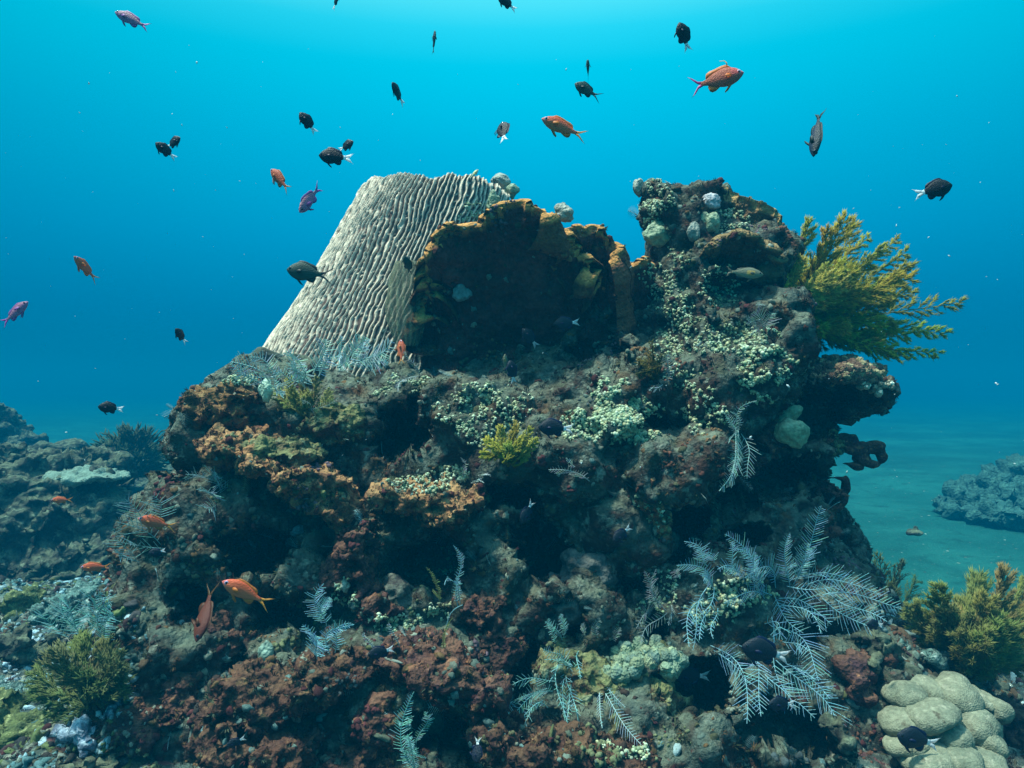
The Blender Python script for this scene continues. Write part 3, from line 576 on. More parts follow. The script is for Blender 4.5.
# small feathery sprigs all over the shaded rock
sv = []; sf = []
for k in range(9):
    z0 = .12 + k * .1; ln = .34 * math.sin(math.pi * (k + 1.5) / 11) + .06; y0 = .10 * math.sin(z0 * 2.2)
    for sg in (-1, 1):
        n = len(sv); p0_ = np.array([0, y0, z0]); p1_ = np.array([sg * ln, y0 + .05, z0 + ln * .6]); u_ = np.array([0, .0, .016]); w_ = np.array([0, .016, 0])
        sv += [p0_ + u_, p0_ - u_ + w_, p0_ - u_ - w_, p1_]; sf += [(n, n + 1, n + 3), (n + 1, n + 2, n + 3), (n + 2, n, n + 3)]
for k in range(5):
    n = len(sv); za, zb = k * .21, (k + 1) * .21; ya, yb = .10 * math.sin(za * 2.2), .10 * math.sin(zb * 2.2); sv += [np.array([.018, ya, za]), np.array([-.018, ya, za]), np.array([0, ya + .02, za]), np.array([0, yb, zb])]; sf += [(n, n + 1, n + 3), (n + 1, n + 2, n + 3), (n + 2, n, n + 3)]
def reefonly(c, n): return near_reef(c, n) * (np.abs(c[:, 0]) < 1.1) * (c[:, 1] < 2.6)
scatter('hydroid_sprigs', 620, np.array(sv), np.array(sf), .040, [(.16, .30, .32), (.28, .46, .48), (.12, .22, .22), (.34, .48, .46), (.14, .18, .10)], 'small bluish feathery sprigs growing all over the shaded rock', 'hydroid growth', M_BIT, keepf=reefonly, lean=.7, sink=.05)
# pale rounded sponges and sea squirts
def blobby(name, px, py, rx, rz, colr, label, cat='sea squirt', tilt=0, depth=None, out=.4, siphon=True, seed=0, group=None, sub=4, flat=.75):
    l, nn = ray(px, py)
    if depth is not None: l, nn = P(px, py, depth), Vector((0, -1, 0))
    d = l.y; w, h = rx / F * d, rz / F * d
    V, Fc = ico(sub); V = V.copy(); top = np.clip(V[:, 2], 0, 1)
    V[:, 0] *= 1 - .18 * V[:, 2]; V *= (1 + .30 * noise(V, .8, seed)[:, None] + .14 * noise(V, .35, seed + 1)[:, None] + .05 * noise(V, .15, seed + 1)[:, None])
    if siphon:
        for (sx, sz) in ((.1, 1.0), (.55, .5)):
            q = np.sqrt((V[:, 0] - sx) ** 2 + (V[:, 1] + .25) ** 2 + (V[:, 2] - sz) ** 2); V += V * (np.exp(-(q / .22) ** 2) * .22 - np.exp(-(q / .1) ** 2) * .42)[:, None]
    V = V * np.array([w, w * flat, h]); t_ = math.radians(tilt); c, s = math.cos(t_), math.sin(t_)
    V = np.stack([V[:, 0] * c - V[:, 2] * s, V[:, 1], V[:, 0] * s + V[:, 2] * c], 1)
    g = (noise(V, w * .8, seed + 3) * .5 + .5)[:, None]; col = np.array(colr) * (.72 + .4 * g)
    l = l + nn * (w * out * .6) if depth is None else l
    return tag(link(name, mesh(V, Fc, True, col), M_SOFT, None, l), label, cat, group)
PG = (.32, .42, .26); PW = (.44, .47, .38)
blobby('sea_squirt', 493, 205, 9, 13, PG, 'pale green oval sea squirt on the crest against the barrel sponge top', seed=1, depth=1.99)
blobby('sea_squirt', 563, 213, 10, 9, PW, 'pale round sea squirt standing on the crest in the notch of the brown plates', seed=2, depth=2.04)
blobby('lump_sponge', 662, 233, 15, 12, PG, 'squarish green lump sponge on the left side of the tower', 'sponge', seed=3, siphon=False, flat=.6)
blobby('sea_squirt', 641, 188, 6, 9, PW, 'small white sea squirt on the top left edge of the tower', seed=4)
blobby('shell_sponge', 710, 203, 11, 9, (.55, .55, .58), 'whitish cup sponge in a hole near the top of the tower', 'sponge', seed=5)
blobby('sea_squirt', 708, 224, 9, 11, PG, 'dull green sea squirt below the whitish cup near the tower top', seed=6)
blobby('sea_squirt', 693, 232, 7, 10, (.28, .33, .28), 'grey green sea squirt left of the dull green one on the tower', seed=16)
blobby('lump_sponge', 786, 410, 15, 11, PG, 'upper of two pale lump sponges under the right overhang', 'sponge', tilt=20, seed=7, siphon=False)
blobby('lump_sponge', 793, 433, 17, 14, PG, 'lower and larger of two pale lump sponges under the right overhang', 'sponge', tilt=-30, seed=8, siphon=False)
blobby('sea_squirt', 266, 389, 7, 12, (.50, .72, .55), 'glassy mint green sea squirt on the left shoulder below the white hydroids', seed=9, depth=1.97)
blobby('sea_squirt', 268, 655, 8, 13, (.30, .45, .36), 'dim green sea squirt low down right of the falling red fish', seed=10)
blobby('sea_squirt', 461, 291, 9, 8, (.20, .30, .30), 'blurred greenish sea squirt hanging on the wide dark plate sponge', seed=11)
SP_ = [(.05, .01), (.02, .005)]; lump('lump_sponge', [(396, 592, 1.78, 17, 15, .05), (405, 600, 1.78, 14, 12, .05), (388, 603, 1.79, 12, 9, .04)], .005, SP_, reef_mat('grey_sponge', (.07, .075, .06), [(14, .5, .65, 3, (.13, .14, .11)), (40, .55, .65, 5, (.035, .03, .03))]), 'small grey sponge mound with holes right of the rusty holed sponge', 'sponge', seed=77, clumps=[(.025, .006)], pits=[(.035, .014)], solid=False)
blobby('sea_squirt', 300, 530, 8, 6, (.2, .3, .34), 'grey blue sea squirt under the end of the long sloping ledge', seed=13)
blobby('tube_sponge', 430, 712, 10, 18, (.14, .15, .10), 'short olive tube sponge behind the tall blue green feather hydroid', 'sponge', seed=14)
blobby('sea_squirt', 500, 182, 10, 7, PW, 'pale sea squirt at the right corner of the barrel sponge rim', seed=15, depth=2.68, tilt=-30)
blobby('sea_squirt', 512, 190, 6, 8, PG, 'little greenish sea squirt just right of the barrel sponge rim', seed=17, depth=2.66)
blobby('sea_squirt', 345, 585, 5, 6, PW, 'tiny white sea squirt above the fern hydroid left of centre', seed=18)
M_VEIL = vc_mat('veil_sponge', .7, .2, (('n', 60, 1),), .004, .4, 40, trans=.25); t = M_VEIL.node_tree; out = t.nodes['Material Output']; sh = out.inputs[0].links[0].from_socket
tb = N(t, 'ShaderNodeBsdfTransparent'); mx = N(t, 'ShaderNodeMixShader'); f_ = math_(t, 'MULTIPLY_ADD', noisemask(t, 30, .35, .65, 4), .35, .28); t.links.new(f_, mx.inputs[0]); t.links.new(sh, mx.inputs[1]); t.links.new(tb.outputs[0], mx.inputs[2]); t.links.new(mx.outputs[0], out.inputs[0])
# tall translucent sponge leaning on the barrel
def vase(px, py0, py1, d, w0, w1, label):
    nv, nu = 60, 90; v = np.linspace(0, 1, nv)[:, None]; u = np.linspace(0, 2 * np.pi, nu, endpoint=False)[None]
    r = (w0 + (w1 - w0) * v ** .7) * (np.sin(np.clip(v * .82 + .09, 0, 1) * math.pi) ** .45) / F * d * (1 + .045 * np.sin(15 * u + 2 * v) + .10 * np.sin(2 * u + 4 * v) + .05 * np.sin(5 * u - 7 * v)); x = (px - 512) / F * d + np.cos(u) * r + v * 0; z = CAM.z - (py0 + (py1 - py0) * v - 384) / F * d + np.sin(u * 3) * .006 * v
    y = d + np.sin(u) * r * .7; V = np.stack([x, y, z + 0 * u], 2).reshape(-1, 3); I = np.arange(nu * nv).reshape(nv, nu); J = np.roll(I, -1, 1)
    Fc = [tuple(f) for f in np.stack([I[:-1].ravel(), J[:-1].ravel(), J[1:].ravel(), I[1:].ravel()], 1)] + [tuple(I[-1])]
    c = np.array(P(px, py0, d)); return tag(link('vase_sponge', mesh(V - c, Fc, True, np.array((.30, .32, .2)) * (.8 + .35 * np.sin(15 * u + 2 * v)).reshape(-1, 1)), M_VEIL, None, Vector(c)), label, 'sponge')
vase(407, 346, 262, 2.16, 17, 20, 'tall pale olive vase sponge leaning between barrel sponge and dark plate')

# knobby corals
M_KNOB = vc_mat('knob_coral', .8, .2, (('v', 160, 1), ('n', 90, .7)), .004, .35, 90)
def knobs(name, zones, n, size, palette, label, cat, seed, group=None, up=.5):
    pts = []; nrm = []; r = np.random.default_rng(seed)
    for _ in range(n):
        z = zones[r.integers(0, len(zones))]; a_ = r.random() * 6.283; q = math.sqrt(r.random()); l, nn = ray(z[0] + math.cos(a_) * q * z[2], z[1] + math.sin(a_) * q * z[3])
        if l is not None and l.y < 4.6: pts.append(l); nrm.append(nn)
    p_ = np.array(pts); nn = np.array(nrm); k = biggest(p_, max(.03, size * 3)); p_, nn = p_[k], nn[k]
    N2 = nn + r.normal(size=nn.shape) * .3 + np.array([0, 0, up]); N2 /= np.linalg.norm(N2, axis=1, keepdims=True)
    s = size * (.6 + .7 * r.random(len(p_))); pal = np.array(palette); col = pal[r.integers(0, len(pal), len(p_))] * (.7 + .5 * r.random((len(p_), 1)))
    tV = ICO3[0] * (1 + .22 * noise(ICO3[0], .4, seed)[:, None]); f1, _ = worley(ICO3[0], .55, seed); tV = tV * (1 + .28 * (1 - f1))[:, None]
    V, Fc, c = inst(tV, ICO3[1], (p_ + nn * (s * .3)[:, None], basis(N2, s, np.tile((1, 1, 1.25), (len(p_), 1)))), col); c0 = p_.mean(0)
    return tag(link(name, mesh(V - c0, Fc, True, c), M_KNOB, None, Vector(c0)), label, cat, group)
knobs('knob_coral', [(835, 352, 30, 14), (865, 368, 28, 14), (812, 345, 18, 16), (838, 372, 30, 10)], 1100, .0085, [(.17, .11, .07), (.24, .17, .10), (.13, .08, .055), (.36, .31, .17)], 'pinkish brown knobby coral ledge under the yellow sea bush', 'coral', 1)
knobs('knob_coral', [(872, 388, 24, 6)], 30, .009, [(.75, .78, .62), (.3, .28, .2)], 'few bright white tipped coral knobs at the outer end of the right ledge', 'coral', 2)
knobs('cobble_coral', [(640, 655, 26, 12), (675, 665, 12, 10), (620, 668, 18, 10)], 150, .0125, [(.22, .30, .20), (.30, .36, .22), (.18, .26, .20)], 'grey green cobbled coral on top of the rock at bottom centre', 'coral', 3)
# ------------------------------------------------------------ feather hydroids
M_HYD = vc_mat('hydroid', .7, .2, None, .002, .2, 100, trans=.2)
def frond(mb, base, tip, bow, wid, colr, up=None, rad=.0011, gap=.0125, seed=0):
    """base/tip world points; bow = sideways bulge of the rachis; wid = pinna length"""
    r = random.Random(seed); base, tip = Vector(base), Vector(tip); ax = tip - base; L = ax.length; t = ax.normalized()
    vw = Vector((r.uniform(-.5, .5), -1, r.uniform(-.35, .35))).normalized(); sd = t.cross(vw).normalized(); n = max(8, int(L / .02))
    wb = r.uniform(-.05, .05) * L; cu = r.uniform(-.16, .16) * L; pts = [base + ax * (i / n) + sd * (bow * math.sin(math.pi * i / n) + wb * math.sin(2 * math.pi * i / n) + cu * max(0, i / n - .55) ** 2 * 2) + Vector((0, 0, -.10 * L * (i / n) ** 3)) + vw * (.012 * math.sin(2.2 * i / n) + .2 * abs(bow) * (i / n) ** 2) for i in range(n + 1)]
    V, Fc = tube(pts, [rad * 1.5 * (1 - .5 * i / n) for i in range(n + 1)], 4); mb.add(V, Fc, colr)
    m_ = max(6, int(L / gap))
    for k in range(m_):
        s = .1 + .9 * k / m_; i = min(int(s * n), n - 1); f = s * n - i; p0 = pts[i].lerp(pts[i + 1], f); tt = (pts[i + 1] - pts[i]).normalized(); s2 = tt.cross(vw).normalized()
        ln = wid * (math.sin(math.pi * min(1, s * .9 + .12)) ** .6) * r.uniform(.75, 1.12) * (1 + .18 * math.sin(k * .9 + seed))
        for sg in (-1, 1):
            if r.random() < .06: continue
            if r.random() < .05: ln *= .5
            dr = (tt * .75 + s2 * sg).normalized(); c_ = tt * r.uniform(.1, .45) + vw * r.uniform(-.4, .2); dr = (dr + vw * r.uniform(-.15, .25)).normalized()
            q = [p0, p0 + dr * ln * .5 + c_ * ln * .06, p0 + dr * ln + c_ * ln * .28]
            V, Fc = tube(q, [rad, rad * .9, rad * .6], 3); mb.add(V, Fc, tuple(x * r.uniform(.8, 1.15) for x in colr))
def hydroid(org, sc, fr, label, colr=(.30, .58, .66), off=.03, dflat=None, group='white feather hydroids', gap=.0095, rad=.00085):
    """fr: (x0, y0, x1, y1, pinna width[, bow]) in a crop whose origin and scale are given"""
    q = lambda x, y: (org[0] + x / sc, org[1] + y / sc)
    fr = list(fr); rj = random.Random(len(label) + int(fr[0][0]))
    if len(fr) > 3 and fr[0][4] > 18:
        for f in list(fr)[::2]:      # younger fronds between the large ones
            j = lambda a_: rj.uniform(-a_, a_)
            k = rj.uniform(.5, .85); fr.append((f[0] + j(22), f[1] + j(22), f[0] + (f[2] - f[0]) * k + j(45), f[1] + (f[3] - f[1]) * k + j(45), f[4] * .75, j(.2)))
    ds = []
    for f in fr:
        l, nn = ray(*q(f[0], f[1])); ds.append(l.y if l is not None and l.y < 4.5 else None)
    ok = [d for d in ds if d]; med = float(np.median(ok)) if ok else dflat
    if dflat: med = dflat
    if med > 2.3: off += .05
    ds = [min(max(d or med, med - .08), med + .08) for d in ds]
    b0 = P(*q(fr[0][0], fr[0][1]), med)
    o = empty('feather_hydroid', b0, label, 'hydroid', group)
    for i, (f, d) in enumerate(zip(fr, ds)):
        r = random.Random(i * 31 + int(f[0])); bx, by = q(f[0], f[1]); tx, ty = q(f[2], f[3]); fo = off + r.uniform(0, .02); dt = r.uniform(.02, .07)
        hit, _ = ray(tx, ty); d1 = d - fo - dt
        if hit is not None: d1 = max(min(d1, hit.y - .015), d - .35)
        hit, _ = ray((bx + tx) / 2, (by + ty) / 2); B_ = P(bx, by, d - .005); T_ = P(tx, ty, d1)
        if hit is not None and (B_.y + T_.y) / 2 > hit.y - .012: T_ = P(tx, ty, max(B_.y - .25, 2 * (hit.y - .02) - B_.y))
        mb = MB(); L = (T_ - B_).length
        frond(mb, B_, T_, (f[5] if len(f) > 5 else r.uniform(-.12, .12)) * L, f[4] / sc / F * d, colr, gap=gap, rad=rad, seed=i + int(f[1]))
        mb.build('frond', M_HYD, o)
    return o
hydroid((620, 490), 2.764, [(480, 260, 555, 15, 36, .03), (470, 270, 468, 90, 28, -.08), (470, 250, 630, 225, 48, -.18), (500, 270, 720, 262, 52, -.1), (560, 290, 774, 300, 46, -.05), (560, 300, 700, 370, 44, .08), (440, 300, 580, 350, 46, -.12), (430, 320, 545, 378, 40, -.25), (480, 230, 520, 140, 28, .1)],
        'big white feather hydroid spreading past the right edge of the reef')
hydroid((620, 490), 2.764, [(400, 370, 440, 405, 44, -.4), (440, 380, 550, 505, 54, -.15), (430, 470, 600, 685, 62, -.15), (330, 430, 392, 590, 44, -.12), (250, 430, 355, 605, 60, -.18), (400, 510, 480, 600, 36, -.1), (470, 500, 570, 560, 40, -.1), (450, 420, 520, 440, 34, -.1)],
        'drooping white feather hydroid hanging low behind the white tailed fish')
hydroid((620, 490), 2.764, [(390, 260, 290, 100, 34, .08), (360, 250, 370, 150, 20, 0), (430, 270, 330, 215, 40, .2), (240, 210, 180, 120, 34, .1), (250, 250, 160, 180, 34, .1), (230, 300, 188, 410, 28, .15), (240, 270, 208, 422, 28, .1), (400, 300, 280, 285, 34, .1), (250, 330, 225, 400, 20, .1), (260, 200, 215, 140, 26, 0), (330, 240, 270, 200, 30, .1), (310, 230, 300, 130, 22, 0)],
        'ragged white feather hydroid on the left part of the big cluster')
hydroid((620, 490), 2.764, [(110, 330, 92, 195, 26, -.15), (90, 340, 45, 350, 30, .1), (130, 340, 60, 410, 28, .1), (150, 250, 155, 200, 18, 0)], 'thin grey feather hydroid just left of the big white cluster', (.30, .38, .38))
hydroid((420, 520), 3.096, [(440, 372, 395, 300, 22, .05), (445, 360, 432, 265, 18, 0), (450, 470, 375, 380, 30, .1), (420, 500, 290, 485, 34, .1), (410, 530, 285, 575, 40, .1), (420, 470, 455, 625, 18, .1), (450, 490, 490, 690, 30, -.1), (450, 480, 440, 600, 16, .08), (380, 560, 330, 622, 26, .1), (440, 420, 405, 470, 26, 0), (470, 400, 470, 520, 24, .08)],
        'white hydroid bunch standing in front of the green crusted rock at bottom centre', (.28, .56, .54))
hydroid((420, 520), 3.096, [(550, 505, 692, 655, 36, .05), (550, 520, 572, 612, 16, 0), (570, 510, 640, 560, 22, 0)], 'white feather hydroid trailing down to the right over the bottom rock', (.42, .60, .60))
hydroid((420, 520), 3.096, [(500, 365, 500, 300, 14), (550, 365, 558, 285, 16), (590, 372, 628, 320, 16)], 'three short faint hydroid plumes on top of the bottom centre rock', (.25, .34, .32))
hydroid((420, 520), 3.096, [(118, 270, 96, 45, 16, .04), (70, 390, 128, 235, 3, -.05), (125, 260, 120, 150, 14, 0), (115, 200, 85, 190, 10)], 'slender blue white hydroid on a long thin stalk at left of the bottom centre', (.32, .60, .66), off=.06)
hydroid((420, 520), 3.096, [(48, 495, 66, 240, 8, .03), (66, 250, 44, 190, 6), (62, 260, 28, 118, 12, .05)], 'stringy green hydroid stalk standing beside the slender blue white one', (.28, .34, .12), off=.06)
hydroid((180, 520), 3.096, [(455, 330, 445, 168, 42, -.12), (425, 432, 388, 290, 50, .12), (480, 412, 530, 290, 30, -.1), (440, 420, 420, 330, 44, .1)], 'broad fern like hydroid left of centre on the lower reef', (.26, .56, .64), gap=.009)
hydroid((180, 520), 3.096, [(745, 790, 712, 490, 34, -.12), (730, 700, 752, 560, 22, .06), (728, 650, 678, 600, 18), (735, 760, 690, 680, 18), (740, 720, 690, 640, 18)], 'tall blue green feather hydroid rising from the bottom edge left of centre', (.26, .58, .55), gap=.009)
hydroid((180, 520), 3.096, [(600, 400, 575, 325, 12), (680, 390, 645, 300, 12)], 'pair of short pale hydroid sprigs above the dark maroon boulder', (.35, .5, .5))
hydroid((640, 330), 3.657, [(345, 400, 318, 285, 22, .05), (355, 370, 412, 235, 18, -.15), (350, 360, 272, 532, 44, -.12), (370, 380, 385, 525, 42, -.1), (350, 400, 340, 280, 12), (365, 400, 350, 520, 30, .06)], 'drooping white feather hydroid on the tower foot left of the pale lumps', (.38, .58, .54), gap=.010)
hydroid((160, 330), 3.657, [(400, 190, 275, 100, 50, .1), (430, 160, 330, 90, 44, .1), (440, 210, 400, 120, 44), (380, 200, 300, 150, 40)], 'white feather hydroid at the left end of the row in front of the barrel sponge', (.46, .68, .66), gap=.009, dflat=1.86, rad=.0013)
hydroid((160, 330), 3.657, [(540, 160, 470, 60, 56, .1), (560, 160, 600, 10, 56, .1), (530, 210, 505, 100, 56), (580, 170, 660, 80, 54), (520, 190, 430, 130, 44)], 'white feather hydroid in the middle of the row in front of the barrel sponge', (.46, .68, .66), gap=.009, dflat=1.88, rad=.0013)
hydroid((160, 330), 3.657, [(640, 130, 730, 30, 56, .1), (690, 130, 860, 25, 56, .1), (720, 120, 830, 85, 50, .1), (650, 110, 680, 20, 40), (700, 110, 780, 20, 46)], 'white feather hydroid at the right end of the row in front of the barrel sponge', (.46, .68, .66), gap=.009, dflat=1.9, rad=.0013)
hydroid((160, 330), 3.657, [(520, 290, 662, 236, 20, .08), (510, 280, 560, 250, 14)], 'small white hydroid sprig beside the olive tuft on the left shoulder', (.55, .60, .50))
hydroid((160, 330), 3.657, [(610, 380, 685, 376, 12), (600, 360, 640, 320, 14), (620, 380, 600, 420, 12)], 'little white hydroid below the olive tuft over the dark hollow', (.4, .48, .46))
hydroid((160, 330), 3.657, [(950, 172, 890, 60, 16, .05), (950, 168, 868, 205, 26, .1)], 'white hydroid sprig under the small red fish', (.45, .55, .55), gap=.009)
hydroid((160, 330), 3.657, [(260, 570, 100, 505, 60, .1), (230, 640, 140, 545, 50, .1), (250, 600, 215, 495, 50), (240, 620, 150, 610, 44)], 'teal feather hydroid reaching out from the left flank above the orange fish', (.30, .50, .50), gap=.010, dflat=2.0)
hydroid((400, 330), 3.657, [(692, 552, 545, 484, 34, .1), (640, 500, 600, 460, 14)], 'single curved white hydroid frond in the centre below the dark white tailed fish', (.52, .60, .58))
hydroid((400, 330), 3.657, [(970, 190, 985, 75, 26, .05), (960, 200, 915, 205, 20)], 'faint bluish hydroid at the left foot of the tower', (.30, .42, .42), gap=.009)
hydroid((400, 330), 3.657, [(240, 530, 318, 505, 20), (235, 540, 232, 450, 14), (260, 560, 300, 540, 16)], 'grey white hydroid tips right of the frilled centre ledge', (.40, .50, .50))
hydroid((500, 150), 3.413, [(900, 620, 860, 540, 44), (900, 620, 920, 545, 40), (890, 620, 840, 570, 36)], 'bluish hydroid tuft on the tower shoulder under the yellow sea bush', (.35, .48, .46), gap=.009)
hydroid((0, 460), 2.493, [(400, 210, 300, 140, 60), (380, 180, 320, 80, 60), (340, 250, 290, 180, 50), (400, 150, 370, 70, 50)], 'hazy teal feather hydroid farther back behind the left flank', (.20, .42, .42), gap=.012)
hydroid((0, 460), 2.493, [(200, 440, 170, 320, 50), (220, 430, 250, 310, 56), (250, 440, 290, 330, 50), (180, 450, 110, 360, 44)], 'pale turquoise hydroid bush on the rubble at far left below the orange fish', (.22, .52, .50), gap=.010)

# ------------------------------------------------------------ feathery sea bushes
M_BUSH = vc_mat('sea_bush', .8, .1, None, .002, .2, 60, trans=.45)
def plume(mb, base, tip, wid, c0, c1, seed, n=520, bow=.08, rad=.0009):
    r = np.random.default_rng(seed); base, tip = np.array(base), np.array(tip); ax = tip - base; L = np.linalg.norm(ax); t = ax / L
    up = np.cross(t, r.normal(size=3)); up /= np.linalg.norm(up); s = np.linspace(0, 1, 14)
    cur = lambda s: base + ax * s[:, None] + up * (bow * L * np.sin(math.pi * s))[:, None] - np.array([0, 0, .06 * L]) * (np.sin(math.pi * s))[:, None]
    V, Fc = tube(cur(s), list(.0032 * (1 - .7 * s)), 5); mb.add(V, Fc, np.array(c0) * .8)
    nb = 30; sb = .12 + .88 * np.arange(nb) / (nb - 1); fl = np.cross(t, np.array([r.normal() * .5, -1, r.normal() * .5])); fl /= np.linalg.norm(fl); sgn = np.where(np.arange(nb) % 2 == 0, 1, -1)[:, None]
    bd = t * 1.0 + sgn * fl * .8 + r.normal(size=(nb, 3)) * .28; bd /= np.linalg.norm(bd, axis=1, keepdims=True); bl_ = wid * (np.sin(math.pi * np.clip(sb * .88 + .06, 0, 1)) ** .6) * (.7 + .5 * r.random(nb)); c0_ = cur(sb)
    bi = r.integers(0, nb, n); fb = r.random(n) ** .8; s = np.clip(sb[bi] + fb * .1, 0, 1); p0 = c0_[bi] + bd[bi] * (bl_[bi] * fb)[:, None] + t * (bl_[bi] * fb ** 2 * .25)[:, None]
    dr = r.normal(size=(n, 3)) * .5 + bd[bi] * .8 + t * .5; dr /= np.linalg.norm(dr, axis=1, keepdims=True)
    ln = wid * (.26 + .22 * r.random(n)); p1 = p0 + dr * (ln * .55)[:, None]; p2 = p1 + (dr + t * .5) * (ln * .4)[:, None]
    for q in range(nb):
        V, Fc = tube([c0_[q], c0_[q] + bd[q] * bl_[q] * .5, c0_[q] + bd[q] * bl_[q] + t * bl_[q] * .25], [rad * 1.6, rad * 1.3, rad], 3); mb.add(V, Fc, np.array(c0) * .6 + np.array(c1) * .4)
    sd = np.cross(dr, r.normal(size=(n, 3))); sd /= np.linalg.norm(sd, axis=1, keepdims=True); s3 = np.cross(sd, dr)
    w = rad * 1.6; A = p0 + sd * w; B = p0 - sd * w * .5 + s3 * w * .87; C = p0 - sd * w * .5 - s3 * w * .87; A1, B1, C1 = A - p0 + p1, B - p0 + p1, C - p0 + p1
    V = np.stack([A, B, C, A1, B1, C1, p2], 1).reshape(-1, 3); k = (np.arange(n) * 7)[:, None]
    Fc = np.concatenate([k + np.array([[a_, b_, c_]]) for a_, b_, c_ in ((0, 1, 4), (0, 4, 3), (1, 2, 5), (1, 5, 4), (2, 0, 3), (2, 3, 5), (3, 4, 6), (4, 5, 6), (5, 3, 6))])
    m_ = np.clip(s ** 1.3 * .45 + fb * .45 + r.random(n) * .25, 0, 1)[:, None]; col = np.array(c0) * (1 - m_) + np.array(c1) * m_
    mb.add(V, Fc, np.repeat(col, 7, axis=0))
def bush(root, tips, label, c0, c1, wid, seed, depth_spread=.14, extra=0, n=420, group=None, cat='soft coral', rad=.0009):
    r = random.Random(seed)
    if cat == 'algae':
        dd = [h[0].y for h in (ray(root[0], root[1]), ray(root[0] + 12, root[1] - 10), ray(root[0] - 12, root[1] - 10)) if h[0] is not None]; root = (root[0], root[1], min(dd) - .015)
    if root[2] == 0: root = (root[0], root[1], ray(root[0], root[1])[0].y - .04)
    R_ = P(*root); o = empty('sea_bush', R_, label, cat, group); tips = list(tips)
    for k in range(extra):
        a_, b_ = r.choice(tips[:]), r.choice(tips[:]); f = r.random(); g = r.uniform(.45, .95)
        tips.append((root[0] + ((a_[0] * f + b_[0] * (1 - f)) - root[0]) * g, root[1] + ((a_[1] * f + b_[1] * (1 - f)) - root[1]) * g))
    for i, t_ in enumerate(tips):
        dd = (t_[2] if len(t_) > 2 else 0) + r.uniform(-1, 1) * depth_spread; T_ = P(t_[0], t_[1], root[2] + dd); f = r.uniform(.0, .35)
        B_ = R_.lerp(T_, f) + Vector((r.uniform(-.02, .02), r.uniform(-.03, .03), r.uniform(-.02, .02))); mb = MB()
        if f > .05: V, Fc = tube([R_, R_.lerp(B_, .5) + Vector((0, 0, -.01)), B_], [.005, .004, .0032], 5); mb.add(V, Fc, np.array(c0) * .8)
        plume(mb, B_, T_, wid * r.uniform(.8, 1.2), c0, tuple(x * r.uniform(.8, 1.15) for x in c1), seed * 100 + i, n=int(n * r.uniform(.8, 1.2)), bow=r.uniform(-.1, .1), rad=rad)
        mb.build('plume', M_BUSH, o)
    return o
YT = [(809, 224), (826, 232), (843, 221), (853, 226), (868, 238), (895, 241), (905, 252), (908, 266), (911, 278), (912, 292), (880, 250), (959, 303), (944, 333), (938, 352), (906, 357), (925, 330), (890, 300), (873, 346), (890, 352), (880, 322)]
bush((778, 318, 2.28), YT, 'large yellow green feathery sea bush growing out from behind the tower to the right', (.32, .29, .035), (.64, .57, .08), .044, 1, extra=40, n=1500, rad=.0007)
bush((768, 312, 2.12), [(826, 266), (843, 269), (801, 260), (812, 283), (835, 290), (790, 285), (800, 300), (780, 282), (845, 280)], 'lighter yellow small sea bush in front of the large one by the tower', (.40, .37, .06), (.68, .62, .14), .030, 2, .03, 6, n=1200, rad=.0006)
bush((965, 670, 1.92), [(915, 608), (940, 590), (948, 614), (978, 586), (1003, 573), (1022, 585), (988, 612), (1035, 600), (925, 635), (1050, 620), (915, 650), (1000, 640), (960, 630), (1040, 650)], 'brownish yellow feathery sea bush at the right edge above the lobed coral', (.20, .20, .05), (.38, .37, .11), .055, 3, extra=44, n=1800, rad=.0008)
bush((885, 615, 2.9), [(865, 570), (880, 560), (900, 565), (915, 580), (870, 590)], 'faint olive sea bush on the sand slope beyond the feather hydroids', (.10, .12, .05), (.16, .20, .08), .05, 4, extra=5, n=300)
bush((92, 700, 0), [(38, 672), (58, 655), (82, 645), (105, 648), (118, 662), (36, 695), (118, 685)], 'dark olive feathery sea bush on the rubble at bottom left', (.16, .18, .07), (.26, .28, .11), .042, 5, .08, extra=12, n=1100, rad=.0008)
bush((132, 476, 5.2), [(105, 452), (118, 440), (132, 436), (146, 442), (156, 456), (150, 468), (110, 468)], 'blurred grey green bush far off at left beyond the reef', (.06, .09, .06), (.10, .14, .09), .16, 6, extra=8, n=260, rad=.004)
bush((508, 460, 1.93), [(488, 440), (500, 428), (515, 425), (530, 430), (535, 442), (525, 455), (484, 455), (505, 445), (520, 440)], 'small bright yellow green tuft in the centre of the reef', (.26, .26, .03), (.62, .60, .12),   .020, 7, .03, 12, n=420, cat='algae', rad=.0007)
bush((308, 415, 1.93), [(280, 405), (278, 390), (290, 380), (303, 374), (316, 378), (328, 392), (330, 405), (295, 395)], 'olive yellow tuft on the left shoulder right of the mint sea squirt', (.20, .21, .06), (.50, .48, .18), .024, 8, .03, 12, n=420, cat='algae', rad=.0007)
bush((655, 375, 2.02), [(648, 352), (640, 362), (652, 342), (662, 356), (640, 375)], 'dull mustard tuft at the left foot of the tower', (.09, .09, .02), (.22, .20, .05), .016, 9, .02, 4, n=150, cat='algae', rad=.0007)

